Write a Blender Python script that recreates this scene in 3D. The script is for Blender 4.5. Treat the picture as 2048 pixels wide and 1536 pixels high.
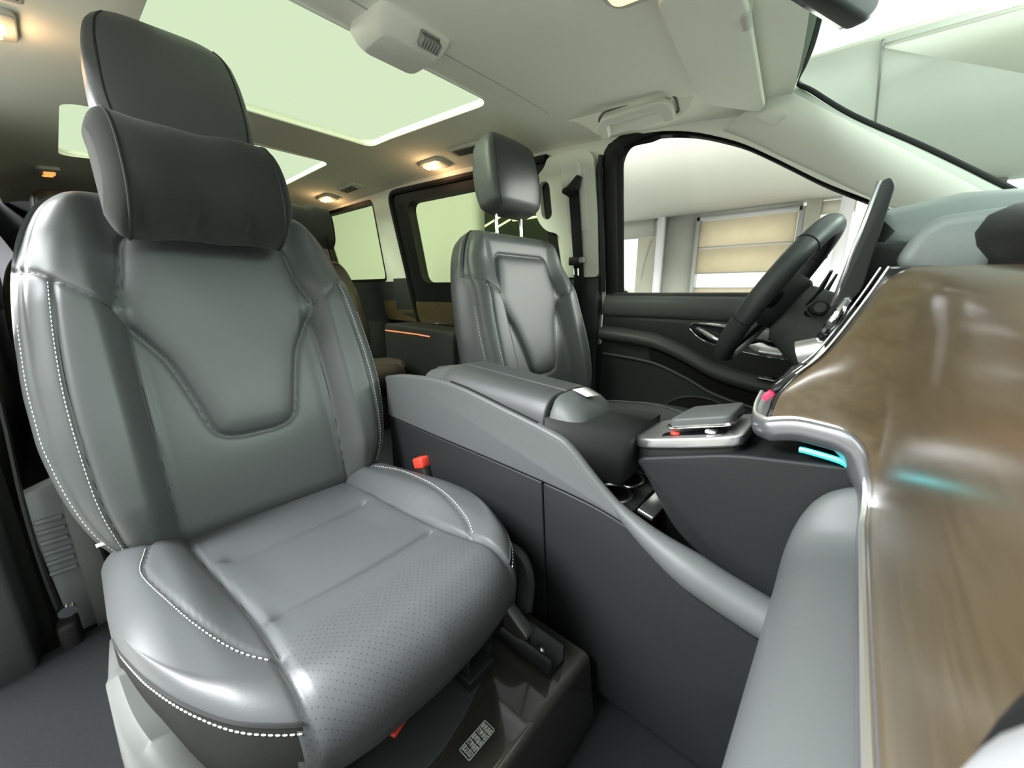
import bpy, bmesh, math, random
import numpy as np
from mathutils import Vector, Matrix
from mathutils.geometry import tessellate_polygon

random.seed(4)
scene = bpy.context.scene
COL = scene.collection
for o in list(bpy.data.objects):
    bpy.data.objects.remove(o)

# ------------------------------------------------------------------ camera
# Axes: X to the vehicle's right, Y forward, Z up; the cabin floor is z = 0.
YAW, PIT = .716, .234
cam_d = bpy.data.cameras.new('camera')
cam_d.sensor_width = 36.0
cam_d.lens = 36.0 * 777.0 / 2048.0
cam_d.clip_start = .004
cam_d.dof.use_dof = True
cam_d.dof.focus_distance = .95
cam_d.dof.aperture_fstop = 8.0
cam = bpy.data.objects.new('camera', cam_d)
COL.objects.link(cam)
_h = Vector((-math.cos(YAW), -math.sin(YAW), 0))
_r = _h.cross(Vector((0, 0, 1)))
_f = _h * math.cos(PIT) - Vector((0, 0, 1)) * math.sin(PIT)
_u = _h * math.sin(PIT) + Vector((0, 0, 1)) * math.cos(PIT)
cam.matrix_world = Matrix(((_r.x, _u.x, -_f.x, .673), (_r.y, _u.y, -_f.y, 0.0), (_r.z, _u.z, -_f.z, .80), (0, 0, 0, 1)))
scene.camera = cam

# ------------------------------------------------------------------ daylight and exposure
world = bpy.data.worlds.new('World')
scene.world = world
world.use_nodes = True
wn = world.node_tree
wn.nodes['Background'].inputs[0].default_value = (.95, 1.0, .97, 1)
wn.nodes['Background'].inputs[1].default_value = 1.0
scene.view_settings.view_transform = 'Standard'
scene.view_settings.look = 'None'
scene.view_settings.gamma = 1.0
scene.view_settings.use_curve_mapping = False
scene.view_settings.exposure = 1.32

def area_light(name, loc, target, size, size_y, power, color=(1, 1, 1)):
    d = bpy.data.lights.new(name, 'AREA')
    d.shape = 'RECTANGLE'; d.size = size; d.size_y = size_y; d.energy = power; d.color = color
    o = bpy.data.objects.new(name, d); COL.objects.link(o)
    o.location = loc
    o.rotation_euler = (Vector(target) - Vector(loc)).to_track_quat('-Z', 'Y').to_euler()
    return o
# unseen area light added high on the open passenger side, away from the van
area_light('passenger_side_fill_light', (3.6, -2.2, 4.2), (.3, -.9, .6), 3.2, 2.2, 560, (.96, .98, 1.0))
area_light('showroom_front_light', (-1.3, 4.6, 3.4), (-.35, -.6, .8), 3.0, 1.8, 170, (.97, 1.0, .97))
area_light('driver_seat_fill_light', (-2.5, .9, 1.85), (-.47, -.75, .8), .5, .4, 30, (.98, 1.0, .96))  # unseen fill lamp added to brighten the driver seat; A-pillar shields the passenger seat
area_light('showroom_side_light', (3.2, -4.2, 1.6), (.6, -1.0, .8), 1.6, 1.4, 300, (.96, .96, 1.0))

# ------------------------------------------------------------------ materials
MATS = {}
def mat(name, col, rough=.5, metal=0., coat=0., spec=.5, bump=0., bscale=300., emit=None, estr=0., sheen=0., vary=0.):
    m = bpy.data.materials.new(name); m.use_nodes = True
    nt = m.node_tree; b = nt.nodes['Principled BSDF']
    b.inputs['Base Color'].default_value = (*col, 1)
    b.inputs['Roughness'].default_value = rough
    b.inputs['Metallic'].default_value = metal
    b.inputs['Coat Weight'].default_value = coat
    b.inputs['Coat Roughness'].default_value = .05
    b.inputs['Specular IOR Level'].default_value = spec
    if sheen:
        b.inputs['Sheen Weight'].default_value = sheen
        b.inputs['Sheen Roughness'].default_value = .6
    if emit:
        b.inputs['Emission Color'].default_value = (*emit, 1)
        b.inputs['Emission Strength'].default_value = estr
    if bump or vary:
        tc = nt.nodes.new('ShaderNodeTexCoord')
        nz = nt.nodes.new('ShaderNodeTexNoise'); nz.inputs['Scale'].default_value = bscale
        nz.inputs['Detail'].default_value = 3
        nt.links.new(tc.outputs['Object'], nz.inputs['Vector'])
        if bump:
            bp = nt.nodes.new('ShaderNodeBump'); bp.inputs['Strength'].default_value = bump
            bp.inputs['Distance'].default_value = .001
            nt.links.new(nz.outputs['Fac'], bp.inputs['Height'])
            nt.links.new(bp.outputs['Normal'], b.inputs['Normal'])
        if vary:
            rp = nt.nodes.new('ShaderNodeValToRGB')
            rp.color_ramp.elements[0].position = .3; rp.color_ramp.elements[1].position = .7
            rp.color_ramp.elements[0].color = (*[c * (1 - vary) for c in col], 1)
            rp.color_ramp.elements[1].color = (*[min(1, c * (1 + vary)) for c in col], 1)
            nt.links.new(nz.outputs['Fac'], rp.inputs['Fac'])
            nt.links.new(rp.outputs['Color'], b.inputs['Base Color'])
    MATS[name] = m
    return m

def glass(name, tint, gloss=.06):
    m = bpy.data.materials.new(name); m.use_nodes = True
    nt = m.node_tree; nt.nodes.remove(nt.nodes['Principled BSDF'])
    t = nt.nodes.new('ShaderNodeBsdfTransparent'); t.inputs[0].default_value = (*tint, 1)
    g = nt.nodes.new('ShaderNodeBsdfGlossy'); g.inputs['Roughness'].default_value = .02
    mx = nt.nodes.new('ShaderNodeMixShader'); mx.inputs[0].default_value = gloss
    nt.links.new(t.outputs[0], mx.inputs[1]); nt.links.new(g.outputs[0], mx.inputs[2])
    nt.links.new(mx.outputs[0], nt.nodes['Material Output'].inputs[0])
    MATS[name] = m
    return m

LEATHER = mat('black_leather', (.058, .062, .063), .46, spec=.45, bump=.10, bscale=420)
LEATHER2 = mat('black_leather_fine', (.055, .059, .060), .48, bump=.10, bscale=500)
FABRIC = mat('black_side_cloth', (.013, .0135, .012), .85, spec=.15, bump=.2, bscale=600)
SUEDE = mat('black_suede', (.014, .0145, .012), .95, spec=.15, bump=.3, bscale=500, sheen=.12)
SOFT = mat('soft_black_plastic', (.030, .033, .033), .55, spec=.4, bump=.12, bscale=700)
SOFTG = mat('grey_black_plastic', (.082, .089, .088), .5, spec=.45, bump=.1, bscale=700)
DARK = mat('dark_plastic', (.012, .013, .013), .5, spec=.4)
PITCH = mat('rubber_black', (.008, .008, .008), .6, spec=.3)
PIANO = mat('gloss_black', (.006, .006, .008), .08, spec=.6, coat=.5)
HEADL = mat('headliner_cloth', (.86, .86, .75), .9, spec=.1, bump=.12, bscale=500)
PILLAR = mat('pale_trim_plastic', (.74, .745, .66), .5, spec=.3, bump=.05, bscale=600)
VENTW = mat('pale_lamp_plastic', (.60, .60, .54), .4)
SILVER = mat('satin_silver', (.74, .74, .75), .34, metal=1.)
CHROME = mat('chrome', (.85, .85, .87), .07, metal=1.)
STEEL = mat('dark_steel', (.10, .10, .10), .35, metal=.6)
PAINT = mat('dark_brown_paint', (.030, .028, .023), .16, spec=.5, coat=.9)
CARPET = mat('black_carpet', (.013, .014, .015), .95, spec=.1, bump=.6, bscale=900, vary=.25)
GREYPL = mat('grey_plastic', (.30, .31, .31), .4, spec=.4)
SHIELD = mat('grey_seat_shield', (.085, .090, .085), .5, spec=.4)
RED = mat('red_button', (.72, .05, .03), .35)
STITCH = mat('pale_thread', (.62, .64, .60), .7)
SHADED = mat('shaded_black_plastic', (.0085, .0100, .0102), .55, spec=.35, bump=.12, bscale=700)  # same dark console plastic with shade put into its colour
BEAD = mat('satin_bright_edge', (.92, .92, .88), .42, metal=1.)
SEAM = mat('black_seam_thread', (.010, .011, .011), .8)
PAPER = mat('white_paper', (.82, .82, .78), .6)
LABEL = mat('label_black', (.02, .022, .02), .4)
LABELW = mat('label_print', (.62, .64, .60), .5)
LAMP = mat('warm_lamp', (.9, .6, .35), .3, emit=(1.0, .46, .16), estr=1.7)
LAMPY = mat('yellow_lamp', (.9, .75, .4), .3, emit=(1.0, .70, .22), estr=1.1)
LAMPDIM = mat('amber_lamp', (.8, .4, .15), .3, emit=(1.0, .42, .10), estr=.45)
LAMPRED = mat('red_led', (.7, .02, .05), .3, emit=(1.0, .03, .08), estr=.8)
AMBI = mat('teal_light', (.05, .5, .55), .3, emit=(.0, .62, .66), estr=.9)
ORANGE = mat('orange_light_strip', (.6, .2, .1), .3, emit=(1.0, .25, .10), estr=.5)
TANBROWN = mat('brown_leather', (.060, .048, .036), .5, bump=.1, bscale=300)
SCREEN = mat('screen_glass', (.006, .007, .009), .1, spec=.6)
METALGREY = mat('grey_metal_edge', (.30, .30, .32), .3, metal=.8)

def wood():
    m = bpy.data.materials.new('gloss_brown_wood'); m.use_nodes = True
    nt = m.node_tree; b = nt.nodes['Principled BSDF']
    tc = nt.nodes.new('ShaderNodeTexCoord'); mp = nt.nodes.new('ShaderNodeMapping')
    mp.inputs['Scale'].default_value = (6, 30, 40)
    nz = nt.nodes.new('ShaderNodeTexNoise'); nz.inputs['Scale'].default_value = 1.5; nz.inputs['Detail'].default_value = 6
    nz.inputs['Distortion'].default_value = 1.2
    rp = nt.nodes.new('ShaderNodeValToRGB')
    rp.color_ramp.elements[0].position = .3; rp.color_ramp.elements[1].position = .75
    rp.color_ramp.elements[0].color = (.072, .050, .024, 1)
    rp.color_ramp.elements[1].color = (.104, .077, .041, 1)
    nt.links.new(tc.outputs['Object'], mp.inputs['Vector']); nt.links.new(mp.outputs[0], nz.inputs['Vector'])
    nt.links.new(nz.outputs['Fac'], rp.inputs['Fac']); nt.links.new(rp.outputs[0], b.inputs['Base Color'])
    b.inputs['Roughness'].default_value = .35; b.inputs['Coat Weight'].default_value = .6
    b.inputs['Coat Roughness'].default_value = .22
    return m
WOOD = wood()

def perforated():
    m = bpy.data.materials.new('perforated_leather'); m.use_nodes = True
    nt = m.node_tree; b = nt.nodes['Principled BSDF']
    b.inputs['Roughness'].default_value = .42
    N = nt.nodes.new; L = nt.links.new
    uvn = N('ShaderNodeUVMap'); uvn.uv_map = 'UVMap'
    sp = N('ShaderNodeSeparateXYZ'); L(uvn.outputs[0], sp.inputs[0])
    def M(op, a, bb=None, c=None):
        n = N('ShaderNodeMath'); n.operation = op
        for i, x in enumerate((a, bb, c)):
            if x is None: continue
            if isinstance(x, (int, float)): n.inputs[i].default_value = x
            else: L(x, n.inputs[i])
        return n.outputs[0]
    P = .0088
    row = M('FLOOR', M('DIVIDE', sp.outputs[1], P * .62))
    off = M('MULTIPLY', M('MODULO', row, 2.0), P * .5)
    fx = M('SUBTRACT', M('FRACT', M('DIVIDE', M('ADD', M('ADD', sp.outputs[0], 1.0), off), P)), .5)
    fy = M('SUBTRACT', M('FRACT', M('DIVIDE', sp.outputs[1], P * .62)), .5)
    fy = M('MULTIPLY', fy, .62)
    r = M('SQRT', M('ADD', M('MULTIPLY', fx, fx), M('MULTIPLY', fy, fy)))
    dot = M('LESS_THAN', r, .085)
    zone = M('MULTIPLY', M('GREATER_THAN', sp.outputs[1], .415), M('LESS_THAN', sp.outputs[1], .62))
    dot = M('MULTIPLY', dot, zone)
    mx = N('ShaderNodeMix'); mx.data_type = 'RGBA'
    mx.inputs['A'].default_value = (.060, .064, .066, 1); mx.inputs['B'].default_value = (.020, .022, .023, 1)
    L(dot, mx.inputs['Factor']); L(mx.outputs['Result'], b.inputs['Base Color'])
    tc = N('ShaderNodeTexCoord'); nz = N('ShaderNodeTexNoise'); nz.inputs['Scale'].default_value = 420; nz.inputs['Detail'].default_value = 3
    L(tc.outputs['Object'], nz.inputs['Vector'])
    h = M('SUBTRACT', nz.outputs['Fac'], M('MULTIPLY', dot, 2.0))
    bp = N('ShaderNodeBump'); bp.inputs['Strength'].default_value = .10; bp.inputs['Distance'].default_value = .001
    L(h, bp.inputs['Height']); L(bp.outputs['Normal'], b.inputs['Normal'])
    return m
PERF = perforated()

ROOFGLASS = glass('roof_glass_green', (.535, .575, .48), .0)
SIDEGLASS = glass('privacy_glass_green', (.52, .56, .42), .0)
CLEARGLASS = glass('clear_glass', (.96, .97, .95), .02)
SCREENGLASS = glass('windshield_glass', (.47, .555, .51), .01)
# outside
PLASTER = mat('outside_plaster', (.50, .48, .40), .9, vary=.08, bscale=3)
OUTGREY = mat('outside_grey_wall', (.40, .40, .36), .8, vary=.05, bscale=2)
SOFFIT = mat('soffit_white', (.62, .62, .57), .9)
SOFFITL = mat('soffit_light_panel', (.78, .76, .68), .9)
PARTW = mat('white_partition', (.47, .48, .46), .9)
BLIND = mat('cream_blind', (.74, .63, .44), .9, vary=.05, bscale=4)
FRAME = mat('grey_window_frame', (.42, .42, .42), .5)
WHITEP = mat('white_paint', (.88, .87, .92), .6)
ASPH = mat('ground_concrete', (.68, .68, .64), .9, vary=.1, bscale=4)
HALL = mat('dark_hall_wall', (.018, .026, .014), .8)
TUBEL = mat('tube_light_glow', (.9, .95, .8), .4, emit=(.95, 1.0, .75), estr=1.6)
CARW = mat('white_car_paint', (.8, .8, .78), .3)

# ------------------------------------------------------------------ mesh helpers
WLOC = {}
def link(o, parent=None):
    COL.objects.link(o)
    if parent is not None: o.parent = parent
    return o

def tag(o, label=None, cat=None, group=None, kind=None):
    if label: o['label'] = label
    if cat: o['category'] = cat
    if group: o['group'] = group
    if kind: o['kind'] = kind
    return o

def empty(name, loc, label=None, cat=None, group=None, kind=None):
    o = bpy.data.objects.new(name, None); link(o)
    o.location = loc; o.empty_display_size = .05
    WLOC[o] = Vector(loc)
    return tag(o, label, cat, group, kind)

def obj(name, VF, m, parent=None, bevel=0., seg=2, sharp=35., smooth=True, normals=None, uv=None, origin=None, recalc=True):
    """World-space verts/faces -> one linked mesh object (bevel >0 rounds the sharp edges)."""
    V, F = VF
    V = np.asarray(V, float)
    if parent is not None:
        base = np.array(WLOC[parent])
    else:
        mn, mx = V.min(0), V.max(0)
        base = np.array(((mn[0] + mx[0]) / 2, (mn[1] + mx[1]) / 2, mn[2])) if origin is None else np.array(origin)
    me = bpy.data.meshes.new(name)
    me.from_pydata((V - base).tolist(), [], [list(map(int, f)) for f in F])
    if recalc or bevel:
        bm = bmesh.new(); bm.from_mesh(me)
        if recalc: bmesh.ops.recalc_face_normals(bm, faces=bm.faces)
        if bevel:
            es = [e for e in bm.edges if len(e.link_faces) == 2 and e.calc_face_angle(0) > math.radians(sharp)]
            if es: bmesh.ops.bevel(bm, geom=es, offset=bevel, segments=seg, affect='EDGES', profile=.5, clamp_overlap=True)
        for e in bm.edges:
            if len(e.link_faces) == 2:
                e.smooth = e.calc_face_angle(0) < math.radians(50 if bevel else sharp + 5)
        bm.to_mesh(me); bm.free()
    me.polygons.foreach_set('use_smooth', [smooth] * len(me.polygons))
    if uv is not None:
        ul = me.uv_layers.new(name='UVMap')
        for l in me.loops: ul.data[l.index].uv = uv[l.vertex_index]
    if normals is not None:
        me.normals_split_custom_set_from_vertices([tuple(n) for n in normals])
    me.materials.append(m)
    me.update()
    o = bpy.data.objects.new(name, me)
    link(o, parent)
    if parent is None: o.location = base
    WLOC[o] = Vector(base)
    return o

def join(*parts):
    V = []; F = []
    for v, f in parts:
        k = len(V); V.extend([tuple(p) for p in v]); F.extend([[i + k for i in q] for q in f])
    return V, F

def box(c, s, rot=None):
    hx, hy, hz = s[0] / 2, s[1] / 2, s[2] / 2
    V = [Vector((x, y, z)) for x in (-hx, hx) for y in (-hy, hy) for z in (-hz, hz)]
    if rot: V = [rot @ v for v in V]
    V = [tuple(v + Vector(c)) for v in V]
    F = [(0, 1, 3, 2), (4, 6, 7, 5), (0, 4, 5, 1), (2, 3, 7, 6), (0, 2, 6, 4), (1, 5, 7, 3)]
    return V, F

def loft(rings, cap=True, closed=True, ends=None):
    n = len(rings[0]); V = [tuple(p) for r in rings for p in r]; F = []
    kk = n if closed else n - 1
    for i in range(len(rings) - 1):
        for k in range(kk):
            a, b = i * n + k, i * n + (k + 1) % n
            F.append((a, b, b + n, a + n))
    if cap:
        F.append(list(range(n))[::-1]); F.append([(len(rings) - 1) * n + k for k in range(n)])
    return V, F

def tube(path, r, n=10, closed=False, flat=1.0, up=(0, 0, 1)):
    P = [Vector(p) for p in path]; m = len(P)
    rr = r if hasattr(r, '__len__') else [r] * m
    rings = []
    upv = Vector(up)
    prev = None
    for i in range(m):
        if closed: t = P[(i + 1) % m] - P[i - 1]
        else: t = P[min(i + 1, m - 1)] - P[max(i - 1, 0)]
        t.normalize()
        if prev is None:
            s = t.cross(upv)
            if s.length < .05: s = t.cross(Vector((1, 0, .3)))
        else:
            s = prev - t * prev.dot(t)
        s.normalize(); prev = s
        w = s.cross(t).normalized()
        rings.append([P[i] + s * (rr[i] * math.cos(a)) + w * (rr[i] * flat * math.sin(a)) for a in [2 * math.pi * k / n for k in range(n)]])
    if closed:
        V, F = loft(rings, cap=False)
        b = (m - 1) * n
        # close with best matching offset
        off = min(range(n), key=lambda o_: (rings[0][o_] - rings[-1][0]).length)
        for k in range(n):
            F.append((b + k, b + (k + 1) % n, (k + 1 + off) % n, (k + off) % n))
        return V, F
    return loft(rings)

def prism(poly, d0, d1, fn):
    """2-D polygon swept from depth d0 to d1; fn(a, b, depth) -> xyz"""
    n = len(poly)
    V = [fn(a, b, d0) for a, b in poly] + [fn(a, b, d1) for a, b in poly]
    F = [[k, (k + 1) % n, n + (k + 1) % n, n + k] for k in range(n)]
    tri = tessellate_polygon([[Vector((a, b, 0)) for a, b in poly]])
    for t in tri:
        F.append([t[0], t[1], t[2]]); F.append([n + t[2], n + t[1], n + t[0]])
    return V, F

def yz(x0=0):
    return lambda a, b, d: (d, a, b)
YZ = lambda a, b, d: (d, a, b)
XZ = lambda a, b, d: (a, d, b)
XY = lambda a, b, d: (a, b, d)

def prism_n(poly, d0, d1, fn):
    """prism whose caps stay n-gons (for bevelling)"""
    n = len(poly)
    V = [fn(a, b, d0) for a, b in poly] + [fn(a, b, d1) for a, b in poly]
    F = [[k, (k + 1) % n, n + (k + 1) % n, n + k] for k in range(n)]
    F.append(list(range(n))[::-1]); F.append([n + k for k in range(n)])
    return V, F

def spline(keys, n):
    """Catmull-Rom through 2-D/3-D points, n samples per span"""
    K = [np.array(k, float) for k in keys]
    out = []
    for i in range(len(K) - 1):
        p0 = K[i - 1] if i else 2 * K[0] - K[1]
        p1, p2 = K[i], K[i + 1]
        p3 = K[i + 2] if i + 2 < len(K) else 2 * K[-1] - K[-2]
        for j in range(n):
            t = j / n
            out.append(.5 * ((2 * p1) + (-p0 + p2) * t + (2 * p0 - 5 * p1 + 4 * p2 - p3) * t * t + (-p0 + 3 * p1 - 3 * p2 + p3) * t ** 3))
    out.append(K[-1])
    return [tuple(p) for p in out]

def hermite(xs, ys, x):
    """smooth interpolation of a table (numpy)"""
    xs = np.asarray(xs, float); ys = np.asarray(ys, float); x = np.clip(x, xs[0], xs[-1])
    d = np.diff(ys) / np.diff(xs)
    m = np.empty_like(ys); m[0], m[-1] = d[0], d[-1]
    m[1:-1] = np.where(d[:-1] * d[1:] > 0, 2 * d[:-1] * d[1:] / (d[:-1] + d[1:] + 1e-12), 0)
    i = np.clip(np.searchsorted(xs, x) - 1, 0, len(xs) - 2)
    h = xs[i + 1] - xs[i]; t = (x - xs[i]) / h
    return ys[i] * (2 * t**3 - 3 * t**2 + 1) + m[i] * h * (t**3 - 2 * t**2 + t) + ys[i + 1] * (-2 * t**3 + 3 * t**2) + m[i + 1] * h * (t**3 - t**2)

def sm(a, b, x):
    t = np.clip((x - a) / (b - a), 0, 1)
    return t * t * (3 - 2 * t)

def dist_poly(px, py, poly, closed=False):
    """distance of points to a polyline (numpy)"""
    best = np.full(px.shape, 9.)
    n = len(poly)
    for i in range(n if closed else n - 1):
        ax, ay = poly[i]; bx, by = poly[(i + 1) % n]
        dx, dy = bx - ax, by - ay
        t = np.clip(((px - ax) * dx + (py - ay) * dy) / (dx * dx + dy * dy + 1e-12), 0, 1)
        best = np.minimum(best, np.hypot(px - ax - t * dx, py - ay - t * dy))
    return best

def inside(px, py, poly):
    c = np.zeros(px.shape, bool)
    n = len(poly)
    for i in range(n):
        ax, ay = poly[i]; bx, by = poly[(i + 1) % n]
        if ay == by: continue
        cond = ((ay > py) != (by > py)) & (px < (bx - ax) * (py - ay) / (by - ay) + ax)
        c ^= cond
    return c

def rrect(x0, x1, y0, y1, r, n=5):
    P = []
    for cx, cy, a0 in ((x1 - r, y0 + r, -90), (x1 - r, y1 - r, 0), (x0 + r, y1 - r, 90), (x0 + r, y0 + r, 180)):
        for k in range(n + 1):
            a = math.radians(a0 + 90 * k / n)
            P.append((cx + r * math.cos(a), cy + r * math.sin(a)))
    return P

def rpoly(pts, r, n=5):
    """polygon with rounded corners"""
    P = [Vector((a, b)) for a, b in pts]; out = []
    m = len(P)
    rr = r if hasattr(r, '__len__') else [r] * m
    for i in range(m):
        a, b, c = P[i - 1], P[i], P[(i + 1) % m]
        d1 = (a - b); d2 = (c - b)
        q = min(rr[i], d1.length * .48, d2.length * .48)
        p0 = b + d1.normalized() * q; p2 = b + d2.normalized() * q
        for k in range(n + 1):
            t = k / n
            v = p0 * (1 - t)**2 + b * 2 * t * (1 - t) + p2 * t * t
            out.append((v.x, v.y))
    return out

def boolean_cut(o, cutters):
    """carve solid cutters out of a solid, then bake and drop the cutters"""
    tmp = []
    for VF in cutters:
        c = obj('cutter', VF, DARK); tmp.append(c)
        md = o.modifiers.new('cut', 'BOOLEAN'); md.operation = 'DIFFERENCE'; md.object = c; md.solver = 'EXACT'
    dg = bpy.context.evaluated_depsgraph_get()
    me = bpy.data.meshes.new_from_object(o.evaluated_get(dg))
    o.modifiers.clear(); old = o.data; o.data = me
    bpy.data.meshes.remove(old)
    for c in tmp:
        WLOC.pop(c, None); m_ = c.data; bpy.data.objects.remove(c); bpy.data.meshes.remove(m_)
    me.materials.clear(); me.materials.append(o_mat[o] if o in o_mat else PILLAR)
    bm = bmesh.new(); bm.from_mesh(me)
    for f in bm.faces: f.smooth = True; f.material_index = 0
    for e in bm.edges:
        if len(e.link_faces) == 2: e.smooth = e.calc_face_angle(0) < math.radians(35)
    bm.to_mesh(me); bm.free()
o_mat = {}

def structure(o): o['kind'] = 'structure'; return o

def copy_tree(o, parent=None):
    c = o.copy(); COL.objects.link(c); c.parent = parent
    for ch in o.children: copy_tree(ch, c)
    return c

# ------------------------------------------------------------------ ROOM SHELL
def wall_x(z): return -.88 + .222 * (z - .85)

def zroof(y):
    return float(hermite([-4.2, -2.8, -1.9, -1.0, -.45, -.1], [1.39, 1.445, 1.455, 1.42, 1.39, 1.355], np.array(y)))

prof = [(0, 0), (.30, -.004), (.45, -.012), (.56, -.022), (.65, -.032), (.71, -.042), (.75, -.053), (.78, -.066)]
pf = spline(prof, 3)
full = [(-a, b) for a, b in pf[::-1]] + [(a, b) for a, b in pf[1:]]
rings = []
ys = [-4.1, -3.6, -3.2, -2.8, -2.4, -2.0, -1.6, -1.2, -.9, -.7, -.5, -.35, -.22, -.11]
for y in ys:
    z0 = zroof(y)
    fr = lambda a: (-.11 - .20 * a * a) if y > -.2 else ((y if y <= -.45 else y - .20 * a * a * (y + .45) / .34))
    lo = [(a, fr(a), z0 + b * (1 if y < -.3 else 1 - .55 * (y + .3) / .19 * .6)) for a, b in full]
    hi = [(a * 1.03, fr(a), z0 + .022 + b * .8) for a, b in full[::-1]]
    rings.append(lo + hi)
ceiling = structure(obj('ceiling', loft(rings), HEADL, sharp=60))
o_mat[ceiling] = HEADL
HOLE1 = (-.40, .425, -1.80, -1.03)
HOLE2 = (-.385, .545, -2.93, -2.17)
boolean_cut(ceiling, [prism(rrect(*HOLE1, .05), 1.2, 1.8, XY), prism(rrect(*HOLE2, .05), 1.2, 1.8, XY)])
for i, H in enumerate((HOLE1, HOLE2)):
    e = .03
    g = structure(obj('window_%d' % (i + 1), prism(rrect(H[0] - e, H[1] + e, H[2] - e, H[3] + e, .06), 0, .004, lambda a, b, d: (a, b, zroof(b) + .008 + d)), ROOFGLASS, sharp=30))
    # pale lip around the opening
    lip = [(a, b, zroof(b) - .004) for a, b in rrect(H[0] - .004, H[1] + .004, H[2] - .004, H[3] + .004, .054)]
    structure(obj('trim_%d' % (i + 1), tube(lip, .005, 8, closed=True), PILLAR))
# headliner seam running across ahead of the sunroof
seam = [(a, -.93 + .10 * abs(a) ** 2, zroof(-.93) + b + .0005) for a, b in full]
structure(obj('trim_3', tube(seam, .0022, 6), mat('seam_grey', (.40, .40, .36), .9)))

structure(obj('floor', box((0, -1.75, -.01), (1.98, 4.7, .06)), CARPET))
structure(obj('floor_toe_board', box((0, .50, .25), (1.7, .04, .62), Matrix.Rotation(math.radians(-25), 3, 'X')), CARPET))
structure(obj('floor_kick_panel', join(box((-.935, .50, .40), (.05, .36, .86)), box((.935, .55, .40), (.05, .26, .86))), DARK))
structure(obj('wall_back', box((0, -4.12, .7), (1.78, .06, 1.5)), DARK))

# left wall: sloping slab with window cut-outs
WT = .07
def lw(y, z, d):  # d: depth outward
    return (wall_x(z) - d, y, z)
outer = [(-4.1, .54), (-1.00, .54), (-1.00, .70), (.34, .70), (.30, .86), (.16, .985), (.05, 1.075), (-.10, 1.19), (-.22, 1.27), (-.36, 1.345), (-.55, 1.39), (-.8, 1.40), (-2, 1.425), (-4.1, 1.40)]
front_win = rpoly([(-.785, .775), (-.77, 1.29), (-.735, 1.338), (-.60, 1.333), (-.48, 1.304), (-.345, 1.247), (-.235, 1.177), (-.12, 1.10), (.0, 1.035), (.10, .965), (.20, .88), (.20, .775)], [.01, .03, .06, .05, .05, .05, .05, .05, .05, .05, .02, .01], 3)
slide_win = rpoly([(-2.235, .78), (-2.235, 1.375), (-1.075, 1.338), (-1.075, .78)], .06)
quarter_win = rpoly([(-3.25, .865), (-3.25, 1.375), (-2.43, 1.375), (-2.50, .865)], .05)
o = obj('wall_left', prism(outer, 0, WT, lw), PILLAR)
o_mat[o] = PILLAR
boolean_cut(o, [prism(w, -.1, .2, lw) for w in (front_win, slide_win, quarter_win)])
structure(o)

def frame_ring(pout, pin, d0, d1):
    """flat frame between two outlines of equal length"""
    n = len(pout)
    V = [lw(a, b, d0) for a, b in pout] + [lw(a, b, d0) for a, b in pin] + [lw(a, b, d1) for a, b in pout] + [lw(a, b, d1) for a, b in pin]
    F = []
    for k in range(n):
        j = (k + 1) % n
        F += [[k, j, n + j, n + k], [2 * n + k, 3 * n + k, 3 * n + j, 2 * n + j], [k, 2 * n + k, 2 * n + j, j], [n + k, n + j, 3 * n + j, 3 * n + k]]
    return V, F
def inset(poly, q):
    cx = sum(a for a, b in poly) / len(poly); cy = sum(b for a, b in poly) / len(poly)
    n = len(poly); out = []
    P = [Vector(p) for p in poly]
    for i in range(n):
        t = (P[(i + 1) % n] - P[i - 1])
        if t.length < 1e-9: t = Vector((1, 0))
        nrm = Vector((-t.y, t.x)).normalized()
        if (Vector((cx, cy)) - P[i]).dot(nrm) < 0: nrm = -nrm
        out.append(tuple(P[i] + nrm * q))
    return out

fw = obj('window_3', prism(inset(front_win, .004), .030, .034, lw), CLEARGLASS); structure(fw)
structure(obj('trim_23', frame_ring(front_win, [(b_ if a_[0] < -.62 else c_) for a_, b_, c_ in zip(front_win, inset(front_win, .009), inset(front_win, .0025))], .004, WT + .004), mat('matt_rubber', (.006, .006, .006), 1.0, spec=.0)))
# black rubber run along rear and top edge of the front side window
seal_path = [(-.800, .78), (-.794, 1.05), (-.786, 1.28), (-.755, 1.315), (-.72, 1.335), (-.60, 1.333), (-.48, 1.304), (-.345, 1.247), (-.235, 1.177), (-.12, 1.10), (.0, 1.035), (.10, .965)]
sp_ = spline(seal_path, 4)
rad = [.030 if p[0] < -.745 else (.024 - .0212 * min(1, (p[0] + .745) / .16)) for p in sp_]
structure(obj('trim_4', tube([lw(a, b, .006) for a, b in sp_], rad, 8, flat=.5, up=(1, 0, 0)), PITCH))

# sliding-door window: wide black frame, tinted pane, chunky seal
sin = rpoly([(-2.095, .855), (-2.075, 1.305), (-1.10, 1.285), (-1.09, .845)], .06)
sout = rpoly([(-2.25, .735), (-2.235, 1.385), (-1.07, 1.345), (-1.03, .735)], .06)
structure(obj('trim_5', frame_ring(sout, sin, -.006, .05), PITCH))
structure(obj('window_4', prism(sin, .030, .034, lw), SIDEGLASS))
seal2 = [lw(a, b, -.010) for a, b in rpoly([(-2.232, .60), (-2.222, 1.372), (-1.06, 1.335)], [.0, .07, .0])]
structure(obj('trim_6', tube(seal2, .016, 8), PITCH))
structure(obj('trim_7', tube([lw(a, b, -.004) for a, b in [(-2.18, .62), (-2.165, 1.0), (-2.15, 1.30)]], .008, 8), DARK))
# quarter window
qin = inset(quarter_win, .022)
structure(obj('trim_8', frame_ring(quarter_win, qin, .004, .05), PITCH))
structure(obj('window_5', prism(qin, .030, .034, lw), SIDEGLASS))
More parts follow.
